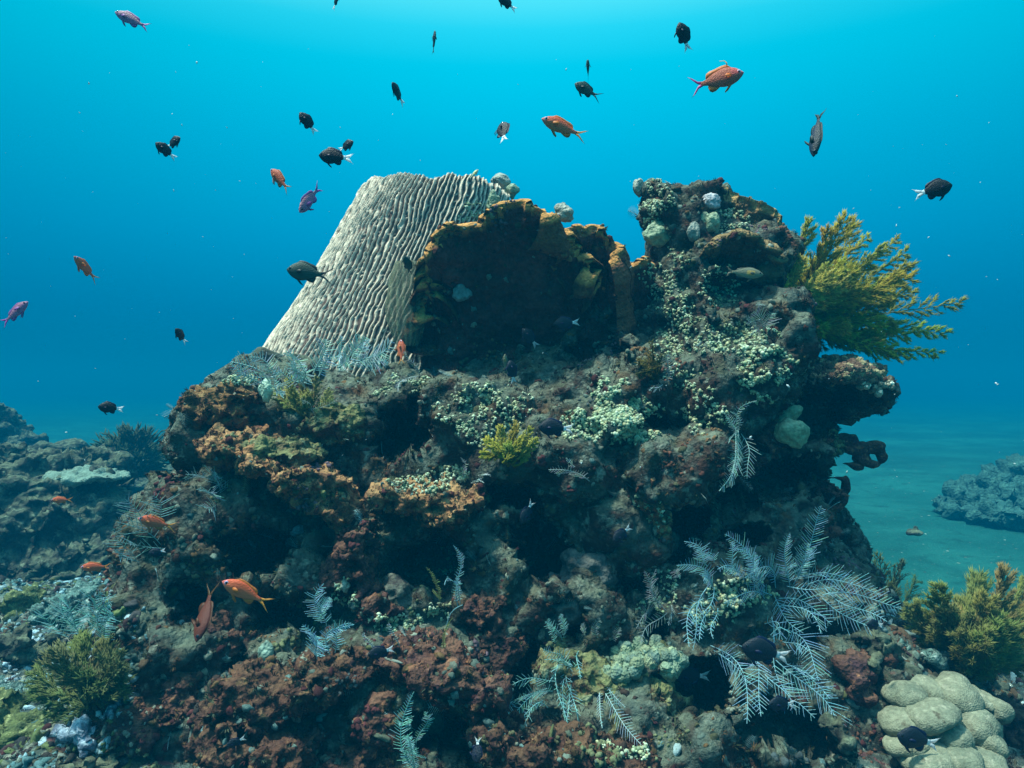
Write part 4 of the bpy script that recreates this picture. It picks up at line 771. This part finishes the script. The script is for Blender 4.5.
# ------------------------------------------------------------ lobed massive coral at bottom right
M_LOBE = reef_mat('lobed_coral', (.20, .205, .14), [(12, .45, .62, 2, (.13, .145, .10)), (60, .55, .7, 5, (.29, .28, .20)), (25, .62, .7, 8, (.10, .09, .06))], bumps=(('v', 260, .5), ('n', 60, .5)), dist=.003, rough=.85)
lobes = [(905, 696, 1.67, 26, 16, .07), (930, 690, 1.69, 26, 16, .07), (953, 700, 1.68, 26, 22, .07), (968, 722, 1.64, 26, 24, .07), (900, 722, 1.62, 24, 13, .06), (930, 718, 1.60, 30, 15, .07, 8), (950, 738, 1.58, 26, 18, .06, 12),
         (905, 745, 1.58, 26, 12, .06), (925, 762, 1.55, 34, 14, .07), (960, 762, 1.54, 22, 16, .06), (985, 745, 1.59, 18, 20, .06, 20), (985, 768, 1.55, 18, 18, .06), (940, 735, 1.74, 58, 44, .05)]
lc = P(940, 745, 1.68); lo_ = empty('lobed_coral', lc, 'big cream coloured lobed coral head at bottom right', 'coral')
rl = random.Random(4)
lobes = [(x, y, d_, rx * .84, rz * .84, ry * .9, *t_) for x, y, d_, rx, rz, ry, *t_ in lobes[:-1]] + [(rl.uniform(890, 990), rl.uniform(692, 765), 1.70 + rl.uniform(-.02, .03), rl.uniform(11, 17), rl.uniform(8, 14), .05, rl.uniform(-25, 25)) for _ in range(14)] + [lobes[-1]]
for k, b_ in enumerate(lobes):
    me_ = fuse([b_], .006, 2); rough_up(me_, [(.12, .014), (.05, .008), (.015, .002), (.006, .0009)], 300 + k); V = getV(me_); c_ = V.mean(0); setV(me_, V - np.array(lc)); link('lobe', me_, M_LOBE, lo_)
lump('lobed_coral', [(700, 738, 1.66, 16, 9, .04), (716, 750, 1.64, 14, 10, .04), (694, 752, 1.63, 14, 10, .04), (708, 762, 1.62, 16, 8, .04)], .005, [(.05, .004)], reef_mat('mint_coral', (.20, .34, .22), [(40, .5, .65, 2, (.32, .46, .30))], bumps=(('v', 160, 1),), dist=.004), 'small mint green lobed coral at the bottom edge right of centre', 'coral', seed=9, clumps=[(.03, .008)])
lump('crusted_rock', [(590, 690, 1.70, 52, 34, .12, -12), (640, 700, 1.70, 42, 34, .12), (610, 720, 1.66, 60, 30, .12), (660, 740, 1.66, 34, 22, .1), (570, 665, 1.72, 26, 16, .08)], .0065, SP + [('r', .05, .02), ('r', .02, .01)], M_CRUST, 'rounded rock crusted yellow green at bottom centre', 'rock', seed=21, clumps=[(.03, .01)], pits=[(.05, .01)])
lump('rounded_rock', [(618, 515, 1.90, 42, 38, .12), (640, 540, 1.88, 34, 26, .1), (600, 535, 1.9, 26, 22, .1)], .0075, SP, M_ROCK, 'rounded dull rock knob right of centre with an orange right edge', 'rock', seed=22, clumps=[(.04, .01)])
lump('grey_mound', [(565, 600, 1.82, 22, 22, .08), (590, 570, 1.84, 26, 20, .08), (545, 625, 1.82, 18, 18, .07)], .007, SP, reef_mat('grey_skin', (.07, .08, .075), [(12, .5, .65, 3, (.13, .13, .11))]), 'grey folded mound in the dark middle above the bottom hydroid bunch', 'sponge', seed=23, clumps=[(.04, .01)], pits=[(.07, .02)])
lump('crusted_rock', [(285, 450, 1.88, 40, 10, .1, -8), (330, 488, 1.84, 22, 8, .08, -12), (335, 425, 1.98, 32, 20, .1)], .0055, SP + [('r', .05, .022), ('r', .02, .012)], M_CRUST, 'olive green crust on top of the long sloping ledge at left', 'rock', seed=24, clumps=[(.025, .008)])
lump('hanging_sponge', [(858, 449, 2.15, 14, 5, .03), (875, 446, 2.15, 9, 6, .03), (882, 454, 2.15, 4, 9, .02), (862, 459, 2.15, 8, 6, .02), (852, 466, 2.15, 10, 3, .02, -14), (872, 464, 2.15, 6, 4, .02), (846, 440, 2.18, 10, 7, .03)], .005, [(.05, .008), (.02, .005)], M_SPONGE_D, 'dark ragged sponge hanging off the right side of the reef over open sand', 'sponge', seed=25)
lump('rope_sponge', [(836, 478, 2.15, 10, 3, .02), (846, 484, 2.15, 4, 10, .02), (842, 500, 2.15, 5, 8, .02)], .005, [(.05, .008)], M_SPONGE_D, 'thin dark sponge curl on the right flank below the hanging one', 'sponge', seed=26)
lump('rope_sponge', [(178, 462, 2.12, 4, 8, .02), (184, 472, 2.12, 7, 3, .02), (192, 480, 2.12, 5, 8, .02)], .005, [(.05, .006)], M_SPONGE_D, 'thin dark sponge hanging under the highest left ledge', 'sponge', seed=27)
lump('finger_sponge', [(848, 585, 2.1, 16, 6, .03), (862, 578, 2.12, 10, 5, .02), (835, 568, 2.1, 10, 8, .03)], .005, [(.05, .008)], M_SPONGE_D, 'black finger sponge pointing right above the feather hydroids', 'sponge', seed=28)
lump('green_tube', [(225, 505, 2.6, 3, 3, .02)], .004, [], M_CRUST, 'short green sprig behind', 'sponge') if False else None

# ------------------------------------------------------------ rocks farther back, fading into the water
RF = [(.8, .10), (.3, .06), (.12, .035), (.05, .015)]
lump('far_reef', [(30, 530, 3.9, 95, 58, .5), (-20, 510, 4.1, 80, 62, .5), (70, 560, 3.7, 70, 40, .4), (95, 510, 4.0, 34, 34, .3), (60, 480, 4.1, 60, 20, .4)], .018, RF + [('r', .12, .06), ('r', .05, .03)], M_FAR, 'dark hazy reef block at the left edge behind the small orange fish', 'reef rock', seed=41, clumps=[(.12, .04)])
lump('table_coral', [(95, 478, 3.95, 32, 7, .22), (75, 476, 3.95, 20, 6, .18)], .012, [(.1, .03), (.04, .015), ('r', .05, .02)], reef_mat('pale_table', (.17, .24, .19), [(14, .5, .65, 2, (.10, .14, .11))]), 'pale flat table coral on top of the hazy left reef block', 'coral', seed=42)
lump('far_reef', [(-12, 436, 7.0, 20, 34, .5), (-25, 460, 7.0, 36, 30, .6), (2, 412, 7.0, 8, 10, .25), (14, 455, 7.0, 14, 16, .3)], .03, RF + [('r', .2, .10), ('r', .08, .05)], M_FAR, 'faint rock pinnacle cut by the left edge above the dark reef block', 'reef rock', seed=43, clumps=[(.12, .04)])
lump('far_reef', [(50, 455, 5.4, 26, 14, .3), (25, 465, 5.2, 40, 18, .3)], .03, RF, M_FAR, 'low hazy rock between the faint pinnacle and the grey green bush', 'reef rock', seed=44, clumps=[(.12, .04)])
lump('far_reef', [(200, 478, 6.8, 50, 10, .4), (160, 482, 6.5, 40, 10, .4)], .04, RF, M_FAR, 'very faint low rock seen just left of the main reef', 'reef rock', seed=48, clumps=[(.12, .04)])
lump('boulder', [(1005, 492, 8.1, 36, 18, .6), (980, 496, 8.1, 22, 11, .5), (1035, 490, 8.1, 40, 24, .6), (1015, 476, 8.3, 20, 8, .4), (1000, 512, 7.9, 50, 10, .8)], .03, RF + [('r', .2, .12), ('r', .09, .06)], M_FARB, 'teal boulder with haze painted into its colour, resting on the sand at the right edge', 'boulder', seed=45, clumps=[(.25, .12), (.1, .04)])
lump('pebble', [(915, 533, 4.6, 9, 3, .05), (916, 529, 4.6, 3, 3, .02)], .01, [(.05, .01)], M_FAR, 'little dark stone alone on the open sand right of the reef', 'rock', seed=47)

# bottom-left rubble corals
def heap(name, zones, m, label, cat, seed, vox=.008, cl=.04, amp=.02, off=-.02, rz=.6):
    bl_ = []; ds = [ray(x, y)[0].y for x, y, _ in zones if ray(x, y)[0] is not None]; md = float(np.median(ds))
    for (x, y, r_) in zones:
        l, nn = ray(x, y); d = l.y if l is not None else md; d = min(max(d, md - r_ / F * md), md + r_ / F * md); bl_.append((x, y, d + off, r_, r_ * rz, r_ / F * d * .8))
    return lump(name, bl_, vox, SP + [('r', .05, .025), ('r', .02, .012)], m, label, cat, None, seed, clumps=[(cl, amp), (cl * .5, amp * .4)], solid=False)
M_AQ = reef_mat('aqua_coral', (.10, .18, .16), [(20, .45, .6, 2, (.05, .09, .08)), (50, .55, .66, 5, (.3, .38, .34))])
M_YG = reef_mat('lime_coral', (.09, .11, .04), [(20, .45, .6, 2, (.05, .07, .03)), (50, .55, .66, 5, (.26, .28, .12))])
M_BL = reef_mat('bluish_coral', (.26, .34, .42), [(20, .45, .6, 2, (.08, .11, .16)), (50, .55, .66, 5, (.5, .6, .65))])
heap('knob_coral', [(75, 735, 12), (92, 728, 12), (108, 712, 10), (122, 695, 9), (85, 745, 10), (118, 705, 9), (66, 728, 10)], M_BL, 'bluish white knobbly coral strip at bottom left next to the olive bush', 'coral', 51, cl=.035, amp=.03)
heap('reef_clump', [(20, 730, 26), (5, 705, 20), (40, 745, 20)], M_YG, 'lime green low coral clump in the bottom left corner', 'coral', 52)
heap('reef_clump', [(12, 690, 30), (-5, 700, 26)], M_AQ, 'pale aqua flat coral cut by the left edge near the bottom', 'coral', 53, rz=.35)
heap('reef_clump', [(60, 610, 28), (85, 600, 26), (100, 620, 22)], M_AQ, 'pale turquoise coral heap right of the far left rubble under the orange fish', 'coral', 54)
heap('reef_clump', [(20, 610, 16), (30, 600, 12)], M_YG, 'greenish upright coral at the left edge below the dark block', 'coral', 55, rz=1.2)
heap('reef_clump', [(40, 655, 18), (15, 650, 20), (55, 640, 12)], M_FAR, 'dull low coral clump at far left just above the olive bush', 'coral', 56)
heap('reef_clump', [(75, 765, 30), (110, 760, 24)], M_FAR, 'dim brown coral clump at the bottom edge beside the dark sponge hump', 'coral', 57)
heap('reef_clump', [(870, 640, 14), (885, 655, 14), (865, 665, 12)], M_FAR, 'dull blue brown coral clump left of the lobed coral head', 'coral', 58)
heap('reef_clump', [(860, 668, 14), (868, 688, 12), (880, 660, 10)], M_SPONGE_D, 'brown folded coral crust left above the lobed coral head', 'coral', 59)
heap('knob_coral', [(905, 655, 12), (925, 658, 12), (938, 662, 8)], M_AQ, 'pale blue green coral patch just above the lobed coral head', 'coral', 60)
heap('reef_clump', [(845, 745, 16), (830, 728, 16), (850, 762, 14)], M_FAR, 'grey brown coral clump left of the lobed coral at bottom right', 'coral', 61)
heap('reef_clump', [(1012, 720, 24), (1020, 745, 22)], M_SPONGE_D, 'reddish brown crust at the right edge below the brownish bush', 'coral', 62)
# ------------------------------------------------------------ fish
M_FISH = vc_mat('fish_skin', .55, .25, (('v', 420, 1),), .0008, .12, 300)
M_EYE = pmat('fish_eye', .1, .6)[0]; M_EYE.node_tree.nodes['Principled BSDF'].inputs['Base Color'].default_value = (.006, .006, .01, 1)
M_RING = pmat('fish_iris', .3, .5)[0]; M_RING.node_tree.nodes['Principled BSDF'].inputs['Base Color'].default_value = (.45, .35, .5, 1)
M_FIN = vc_mat('fish_fin', .5, .35, (('n', 300, 1),), .0006, .25, 260, trans=.35)
KINDS = {   # h: body height / length, w: thickness, back/belly colours, fins, tail
    'anthias': dict(h=.30, w=.135, back=(.58, .085, .025), belly=(.68, .17, .07), fin=(.68, .20, .03), tail=(.75, .32, .04), fork=.55, tl=.27, dors=.085, anal=.10),
    'anthias_male': dict(h=.36, w=.14, back=(.36, .075, .03), belly=(.50, .10, .06), fin=(.75, .20, .03), tail=(.60, .05, .30), fork=.5, tl=.25, dors=.13, anal=.13),
    'anthias_violet': dict(h=.28, w=.13, back=(.30, .12, .16), belly=(.40, .17, .35), fin=(.35, .12, .40), tail=(.45, .08, .45), fork=.4, tl=.24, dors=.08, anal=.1),
    'damsel': dict(h=.46, w=.17, back=(.004, .005, .007), belly=(.003, .004, .010), fin=(.002, .004, .03), tail=(.80, .85, .88), fork=.28, tl=.27, dors=.10, anal=.12),
    'chromis': dict(h=.40, w=.15, back=(.025, .05, .035), belly=(.03, .06, .05), fin=(.015, .03, .03), tail=(.015, .03, .035), fork=.62, tl=.32, dors=.09, anal=.10),
    'slim': dict(h=.24, w=.13, back=(.02, .05, .05), belly=(.02, .03, .10), fin=(.03, .08, .07), tail=(.03, .08, .07), fork=.2, tl=.22, dors=.05, anal=.05),
    'wrasse': dict(h=.30, w=.13, back=(.13, .14, .09), belly=(.20, .20, .13), fin=(.10, .12, .09), tail=(.15, .15, .10), fork=.1, tl=.18, dors=.05, anal=.05),
}
def fish_mesh(kind, bend, seed):
    K = KINDS[kind]; nr, ns = 30, 20; body = 1 - K['tl'] * .80
    xs = np.linspace(0, 1, nr); 
    prof = np.interp(xs, [0, .03, .08, .18, .34, .5, .7, .86, .95, 1], [.02, .20, .42, .74, 1.0, .98, .70, .34, .24, .25])
    wp = np.interp(xs, [0, .04, .12, .25, .4, .6, .85, 1], [.05, .35, .75, 1, .95, .68, .25, .10])
    k3 = np.array([.25, .5, .25]); prof[1:-1] = np.convolve(prof, k3, 'same')[1:-1]
    V = []; C = []; mi = []
    back, belly = np.array(K['back']), np.array(K['belly'])
    for i in range(nr):
        x = .5 - xs[i] * body; hh = K['h'] / 2 * prof[i]; ww = K['w'] / 2 * wp[i]; zo = .02 * K['h'] * math.sin(xs[i] * 3)
        for j in range(ns):
            a_ = 2 * math.pi * j / ns; z = math.sin(a_) * hh; V.append((x, math.cos(a_) * ww * (1 - .15 * abs(math.sin(a_))), z + zo))
            g = .5 - .5 * math.sin(a_); c = back * (1 - g) + belly * g
            if kind.startswith('anthias') and xs[i] < .12: c = c * .8 + np.array((.55, .2, .35)) * .2
            if kind == 'anthias_male' and xs[i] < .3 and g < .5: c = c * .6 + np.array((.7, .08, .1)) * .4
            if kind == 'damsel' and xs[i] > .93: c = np.array(K['tail'])
            if kind == 'wrasse' and .3 < xs[i] < .55 and .3 < g < .7: c = np.array((.45, .30, .08))
            C.append(c)
    Fc = [(i * ns + j, i * ns + (j + 1) % ns, (i + 1) * ns + (j + 1) % ns, (i + 1) * ns + j) for i in range(nr - 1) for j in range(ns)]
    Fc.append(tuple(range(ns - 1, -1, -1))); Fc.append(tuple((nr - 1) * ns + j for j in range(ns)))
    mi = [0] * len(Fc)
    def fin(pts, y, ca, cb, th=.004, sweep=0.0):
        """closed outline in the x-z plane, thin but solid, colour from root to edge"""
        n = len(pts); b0 = len(V)
        for sg in (1, -1):
            for k, (x, z) in enumerate(pts):
                V.append((x, y + sg * th / 2 + sweep * abs(z), z)); f = (k / (n - 1)); C.append(np.array(ca) * (1 - (1 - abs(2 * f - 1))) + np.array(cb) * (1 - abs(2 * f - 1)))
        for k in range(1, n // 2):
            q = (k - 1, k, n - 1 - k, n - k) if k - 1 >= 0 else None
            a1, a2, b1, b2 = k - 1, k, n - 1 - k, n - k
            Fc.append((b0 + a1, b0 + a2, b0 + b1, b0 + b2)); Fc.append((b0 + n + b2, b0 + n + b1, b0 + n + a2, b0 + n + a1)); mi.extend((1, 1))
        for k in range(n):
            k2 = (k + 1) % n; Fc.append((b0 + k, b0 + n + k, b0 + n + k2, b0 + k2)); mi.append(1)
    def strip(top, bot, *a, **k): fin(list(top) + list(bot)[::-1], *a, **k)
    H = K['h'] / 2; bx = lambda s: .5 - s * body; pr = lambda s: float(np.interp(s, xs, prof)) * H
    # tail, upper and lower lobes
    x0 = .5 - body * .97; fk = K['fork']; hb = H * .26; hs = K['h'] * (.36 if kind == 'damsel' else .5) if kind != 'anthias_male' else K['h'] * .58; xe = -.5; xm = x0 - (x0 - xe) * (1 - fk)
    tc_ = K['tail']; te = tuple(c * 1.1 + .02 for c in tc_)
    strip([(x0, hb), (x0 - (x0 - xe) * .35, hb * 1.5), (x0 - (x0 - xe) * .7, hs * .72), (xe - .02, hs)], [(x0, 0), (x0 - (x0 - xm) * .4, 0), (x0 - (x0 - xm) * .8, hs * .12), (xe + (x0 - xe) * .12, hs * .78)], 0, tc_, te)
    strip([(x0, 0), (x0 - (x0 - xm) * .4, 0), (x0 - (x0 - xm) * .8, -hs * .12), (xe + (x0 - xe) * .12, -hs * .78)], [(x0, -hb), (x0 - (x0 - xe) * .35, -hb * 1.5), (x0 - (x0 - xe) * .7, -hs * .72), (xe - .02, -hs)], 0, tc_, te)
    f_ = K['fin']; D = K['dors']; sgn = [.24, .32, .42, .52, .62, .72, .80, .86]; hgt = [0, .8, .75, .7, .75, 1.0, 1.0, .35]
    strip([(bx(s) - .03 * h - .0, pr(s) + D * h * .62) for s, h in zip(sgn, hgt)], [(bx(s), pr(s) * .85) for s in sgn], 0, f_, f_)
    if kind == 'anthias_male':
        s = .33; strip([(bx(s), pr(s)), (bx(s) + .01, pr(s) + .09), (bx(s) - .03, pr(s) + .15), (bx(s) - .12, pr(s) + .165)], [(bx(s) - .02, pr(s)), (bx(s) - .012, pr(s) + .085), (bx(s) - .035, pr(s) + .14), (bx(s) - .12, pr(s) + .155)], 0, (.8, .5, .2), (.8, .6, .3))
    sg2 = [.60, .66, .72, .78, .84]; hg2 = [0, .7, 1, .9, .3]
    strip([(bx(s), -pr(s) * .85) for s in sg2], [(bx(s) - .05 * h, -pr(s) - K['anal'] * h * .7) for s, h in zip(sg2, hg2)], 0, f_, f_)
    for sd in (1, -1):   # pelvic and pectoral
        s = .36; strip([(bx(s), -pr(s) * .85), (bx(s) - .03, -pr(s) * .9), (bx(s) - .07, -pr(s) - .03), (bx(s) - .12, -pr(s) - .08)], [(bx(s) + .03, -pr(s) * .9), (bx(s) + .0, -pr(s) * 1.05), (bx(s) - .05, -pr(s) - .06), (bx(s) - .11, -pr(s) - .09)], sd * K['w'] * .15, f_, f_)
        s = .30; yy = sd * K['w'] * .5; n0 = len(V); strip([(bx(s), .01), (bx(s) - .05, .035), (bx(s) - .10, .03), (bx(s) - .13, .0)], [(bx(s), -.02), (bx(s) - .04, -.045), (bx(s) - .09, -.04), (bx(s) - .125, -.02)], yy, f_, tuple(c * 1.2 for c in f_))
        for k in range(n0, len(V)): x, y, z = V[k]; V[k] = (x, y + sd * max(0, bx(s) - x) * .45, z)
    V = np.array(V); V[:, 1] += bend * np.clip(.1 - V[:, 0], 0, 1) ** 2 * 1.6
    eyes = []
    for sd in (1, -1):
        s = .115; ev = ICO2[0] * np.array([.030, .012, .030]) * (1.15 if kind == 'damsel' else 1) + np.array([bx(s), sd * (K['w'] / 2 * float(np.interp(s, xs, wp)) * .86), K['h'] * .08]); eyes.append(ev)
    return V, Fc, np.array(C), mi, eyes
FG = {'anthias': 'orange anthias fish', 'anthias_male': None, 'damsel': 'dark damselfish with white tails', 'chromis': None}
def fish(kind, px, py, plen, ang, d=None, label='', yaw=0, up=None, bend=0.0, name=None, tone=1.0, cat='fish', lift=.12):
    """ang: screen direction of the nose in degrees (0 right, 90 up); yaw turns it towards (+) or away (-) from the camera"""
    d_auto = d is None
    if d is None:
        h = [ray(px + a_, py + b_)[0] for a_, b_ in ((0, 0), (plen * .45, 0), (-plen * .45, 0), (0, plen * .3), (0, -plen * .3))]; d = min(q.y for q in h if q is not None) - lift
    V, Fc, C, mi, eyes = fish_mesh(kind, bend, int(px)); a_, y_ = math.radians(ang), math.radians(yaw)
    nose = Vector((math.cos(y_) * math.cos(a_), -math.sin(y_), math.cos(y_) * math.sin(a_))); uph = Vector(up or (0, 0, 1)); right = uph.cross(nose).normalized(); upv = nose.cross(right).normalized()
    L = plen / F * d / max(.35, abs(math.cos(y_))); R3 = np.array([nose[:], right[:], upv[:]]) * L
    if kind == 'damsel' and lift and d_auto: C = C * np.where(C[:, :1] < .1, 1.6, .8) + np.where(C[:, :1] < .1, 1, 0) * np.array([.002, .005, .010])  # bodies before the reef painted lighter so they show in its shade
    nm = name or {'anthias_male': 'anthias', 'anthias_violet': 'anthias', 'damsel': 'damselfish', 'slim': 'slender_fish'}.get(kind, kind)
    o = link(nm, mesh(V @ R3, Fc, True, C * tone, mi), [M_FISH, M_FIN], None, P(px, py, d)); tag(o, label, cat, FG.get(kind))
    # eyes move with the fish
    for ev in eyes:
        e_ = link('eye', mesh(ev @ R3, ICO2[1]), M_EYE, o); 
        if kind in ('anthias', 'anthias_male') and tone > .3: link('iris', mesh((((ev - ev.mean(0)) * np.array([1.35, .8, 1.35])) + ev.mean(0)) @ R3, ICO2[1]), M_RING, o)
    return o
A = fish
# orange and reddish ones
A('anthias', 564, 128, 48, 162, 1.45, 'bright orange fish swimming left in open water above the crest', yaw=12)
A('anthias_male', 717, 80, 52, 12, 1.45, 'red orange fish with a long dorsal streamer and purple tail, facing right', yaw=10)
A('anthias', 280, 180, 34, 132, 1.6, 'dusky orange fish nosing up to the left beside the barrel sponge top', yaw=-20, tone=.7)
A('anthias_violet', 310, 199, 36, 248, 1.6, 'purplish fish diving head down with its violet tail raised', yaw=35)
A('anthias', 86, 269, 22, 110, 1.9, 'small red fish turned nearly towards the camera in open water at left', yaw=50, tone=.8)
A('anthias_violet', 15, 313, 38, 35, 1.6, 'mauve fish facing up right at the left edge of the picture', yaw=10)
A('anthias_violet', 132, 20, 38, 155, 1.6, 'brownish violet fish facing left near the top left corner', yaw=0)
A('anthias', 62, 500, 21, 180, 2.2, 'tiny orange fish facing left before the dark far reef block', yaw=5, tone=.85)
A('anthias', 157, 523, 38, 165, 1.75, 'orange fish facing left beside the teal feather hydroid on the left flank', yaw=5, tone=.85)
A('anthias', 96, 567, 29, 180, 2.0, 'orange fish facing left low at the far left above the turquoise coral', yaw=8, tone=.9)
A('anthias', 247, 593, 54, 152, 1.4, 'large orange fish with yellow tail edges facing left before the lower reef', yaw=6, bend=.1)
A('anthias', 205, 612, 48, 268, None, 'red fish pointing straight down at lower left, shade painted into its colour', yaw=35, up=(1, -.5, 0), tone=.16)  # low tone puts the shadow into its colour
A('anthias', 401, 352, 26, 95, None, 'tiny pink headed fish rising upright at the foot of the barrel sponge', yaw=-20, up=(1, -.3, 0), tone=.75, lift=.05)
# dark ones with white tails
D_ = lambda *a, **k: fish('damsel', *a, **k)
D_(507, 3, 22, 150, 1.5, 'dark white tailed fish half cut by the top edge at centre', yaw=20)
D_(684, 37, 29, 112, 1.5, 'dark white tailed fish pointing up near the top right of centre', yaw=10, up=(1, 0, .3))
D_(398, 94, 17, 120, 1.9, 'small plain dark fish above the left end of the crest, tail hidden', yaw=50, tone=.8)
D_(308, 123, 24, 128, 1.6, 'dark white tailed fish swimming up left above the two red ones', yaw=15)
D_(346, 146, 18, 20, 1.9, 'small dark fish partly behind the large dark one above the barrel sponge', yaw=25)
D_(336, 157, 34, 176, 1.5, 'large dark oval fish with white tail facing left just above the barrel sponge', yaw=5)
D_(173, 143, 20, 25, 1.8, 'right hand fish of the touching dark pair in the left open water', yaw=20)
D_(166, 151, 20, 140, 1.7, 'left hand fish of the touching dark pair in the left open water', yaw=30)
D_(503, 132, 26, 95, 1.6, 'dark narrow fish seen from behind nose up over the crest', yaw=-35, up=(.8, -.6, 0))
D_(181, 336, 15, 110, 1.9, 'tiny dark fish alone in blue water left of the barrel sponge foot', yaw=40)
D_(111, 408, 22, 172, 1.8, 'dark round fish with a small white tail in the left open water', yaw=20)
D_(933, 190, 38, 14, 1.5, 'dark fish with blue edge and white tail facing right above the yellow bush', yaw=5)
D_(336, 1, 16, 60, 1.7, 'dark fish mostly cut off by the top edge left of centre', yaw=30)
D_(556, 428, 36, 176, None, 'dark round fish with a forked white tail before the dense polyp dome', yaw=5)
D_(512, 372, 24, 100, None, 'dark fish nose up with a white tail on the dim shelf below the dark plate', yaw=5)
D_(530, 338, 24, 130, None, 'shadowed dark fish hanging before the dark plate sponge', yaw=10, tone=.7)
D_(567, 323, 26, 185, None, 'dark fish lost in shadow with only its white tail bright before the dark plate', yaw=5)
D_(527, 512, 24, 240, None, 'dark fish nose down with white tail in the hollow at the middle of the reef', yaw=20)
D_(692, 676, 38, 178, None, 'dark white tailed fish facing left below the ragged hydroid', yaw=5)
D_(766, 652, 52, 165, None, 'largest dark white tailed fish, facing left in front of the big feather hydroids', yaw=5)
D_(782, 704, 30, 172, None, 'dark fish with a small white blue tail under the drooping feather hydroid', yaw=15)
D_(622, 534, 24, 215, None, 'small dark fish with white tail beside the rounded rock', yaw=20)
D_(918, 740, 46, 165, None, 'dark white tailed fish facing left in front of the lobed coral head', yaw=5)
D_(477, 750, 22, 265, None, 'dark fish with a white tail at the bottom edge left of the orange mound', yaw=20, up=(1, -.3, 0))
D_(381, 652, 26, 190, None, 'dark fish with a blue white tail in the hollow above the maroon boulder', yaw=15)
D_(236, 742, 18, 200, None, 'dark fish with glinting blue tail against the broad holed sponge crust', yaw=20)
D_(157, 552, 16, 190, None, 'little dark fish with a bright tail on the far left flank', yaw=15)
D_(875, 625, 20, 170, None, 'dark fish resting above the slope left of the brownish yellow bush', yaw=15)
C_ = lambda *a, **k: fish('chromis', *a, **k)
C_(588, 91, 30, 155, 1.5, 'dark green fork tailed fish with pale snout facing left near the top', yaw=10)
C_(588, 71, 15, 100, 1.8, 'tiny dark fish just above the green fork tailed one', yaw=50)
C_(310, 273, 46, 172, 1.7, 'slim green black fork tailed fish crossing in front of the barrel sponge', yaw=5)
C_(408, 266, 18, 100, 1.85, 'little dark fish above the tall vase sponge', yaw=40, up=(1, -.5, 0))
fish('slim', 816, 133, 54, 258, 1.5, 'slender dark fish hanging head down in open water at right', tone=.4, yaw=15, up=(.5, -.8, 0), bend=.12)
fish('slim', 434, 42, 22, 84, 1.7, 'thin upright dark fish near the top above the barrel sponge', yaw=10, up=(.5, -.8, 0))
fish('wrasse', 745, 273, 36, -6, None, 'olive fish with an orange flank facing right against the tower shadow', yaw=5)
fish('wrasse', 505, 362, 16, 90, None, 'small pale green fish upright beside the dim shelf', yaw=10, up=(1, -.3, 0), lift=.06)
fish('wrasse', 56, 578, 15, 200, 2.6, 'faint grey fish over the far left rubble', yaw=10)
fish('wrasse', 474, 174, 12, 40, 2.2, 'tiny yellow fish peeking over the barrel sponge rim', yaw=20, tone=4.0)

# shell grit on the open sand
def sandy(c, n): return (ground_z(c[:, 0], c[:, 1]) < .1) * (c[:, 2] < .35) * (c[:, 1] > 3) * (c[:, 1] < 14) * (np.abs(c[:, 0] / np.maximum(c[:, 1], .1)) < .9) * (n[:, 2] > .4) / np.maximum(c[:, 1], 1)
scatter('shell_grit', 2600, jV, ICO2[1], .010, [(.05, .06, .05), (.3, .34, .28), (.10, .12, .09), (.2, .22, .16)], 'scattered shell grit and crumbs on the open sand', 'shell grit', M_BIT, keepf=sandy, stretch=(1.3, .9, .5), lean=.3)
# drifting specks in the water
n = 420; y = 1.1 + 5 * rng.random(n) ** 1.3; x = (rng.random(n) * 2 - 1) * .78 * y; z = CAM.z + (rng.random(n) * 1.1 - .25) * .6 * y
k = z < 2.85; x, y, z = x[k], y[k], z[k]; n = len(x); s = .0005 + .0013 * rng.random(n) ** 4
V, Fc, c = inst(ICO1[0], ICO1[1], (np.stack([x, y, z], 1), basis(rng.normal(size=(n, 3)), s, np.tile((1, .7, 1.6), (n, 1)))), np.tile((.5, .6, .6), (n, 1)))
tag(link('drifting_specks', mesh(V, Fc, True, c), vc_mat('speck', .6, .2)), 'tiny pale specks of plankton drifting in the water', 'plankton', None, 'stuff')
# ------------------------------------------------------------ the water: one closed box of even density
def haze():
    x0, x1, y0, y1, z0, z1 = -75, 75, -9, 132, -1.4, 3.0
    V = [(x, y, z) for x in (x0, x1) for y in (y0, y1) for z in (z0, z1)]
    Fc = [(0, 1, 3, 2), (4, 6, 7, 5), (0, 4, 5, 1), (2, 3, 7, 6), (0, 2, 6, 4), (1, 5, 7, 3)]
    m = bpy.data.materials.new('water_haze'); m.use_nodes = True; t = m.node_tree; t.nodes.clear()
    v = N(t, 'ShaderNodeVolumePrincipled'); v.inputs['Color'].default_value = (0, .068, .125, 1); v.inputs['Density'].default_value = .15
    v.inputs['Absorption Color'].default_value = (.2, .55, .62, 1); v.inputs['Anisotropy'].default_value = 0
    o = N(t, 'ShaderNodeOutputMaterial'); t.links.new(v.outputs[0], o.inputs['Volume'])
    tag(link('haze', mesh(V, Fc, smooth=False), m), kind='stuff')
haze()
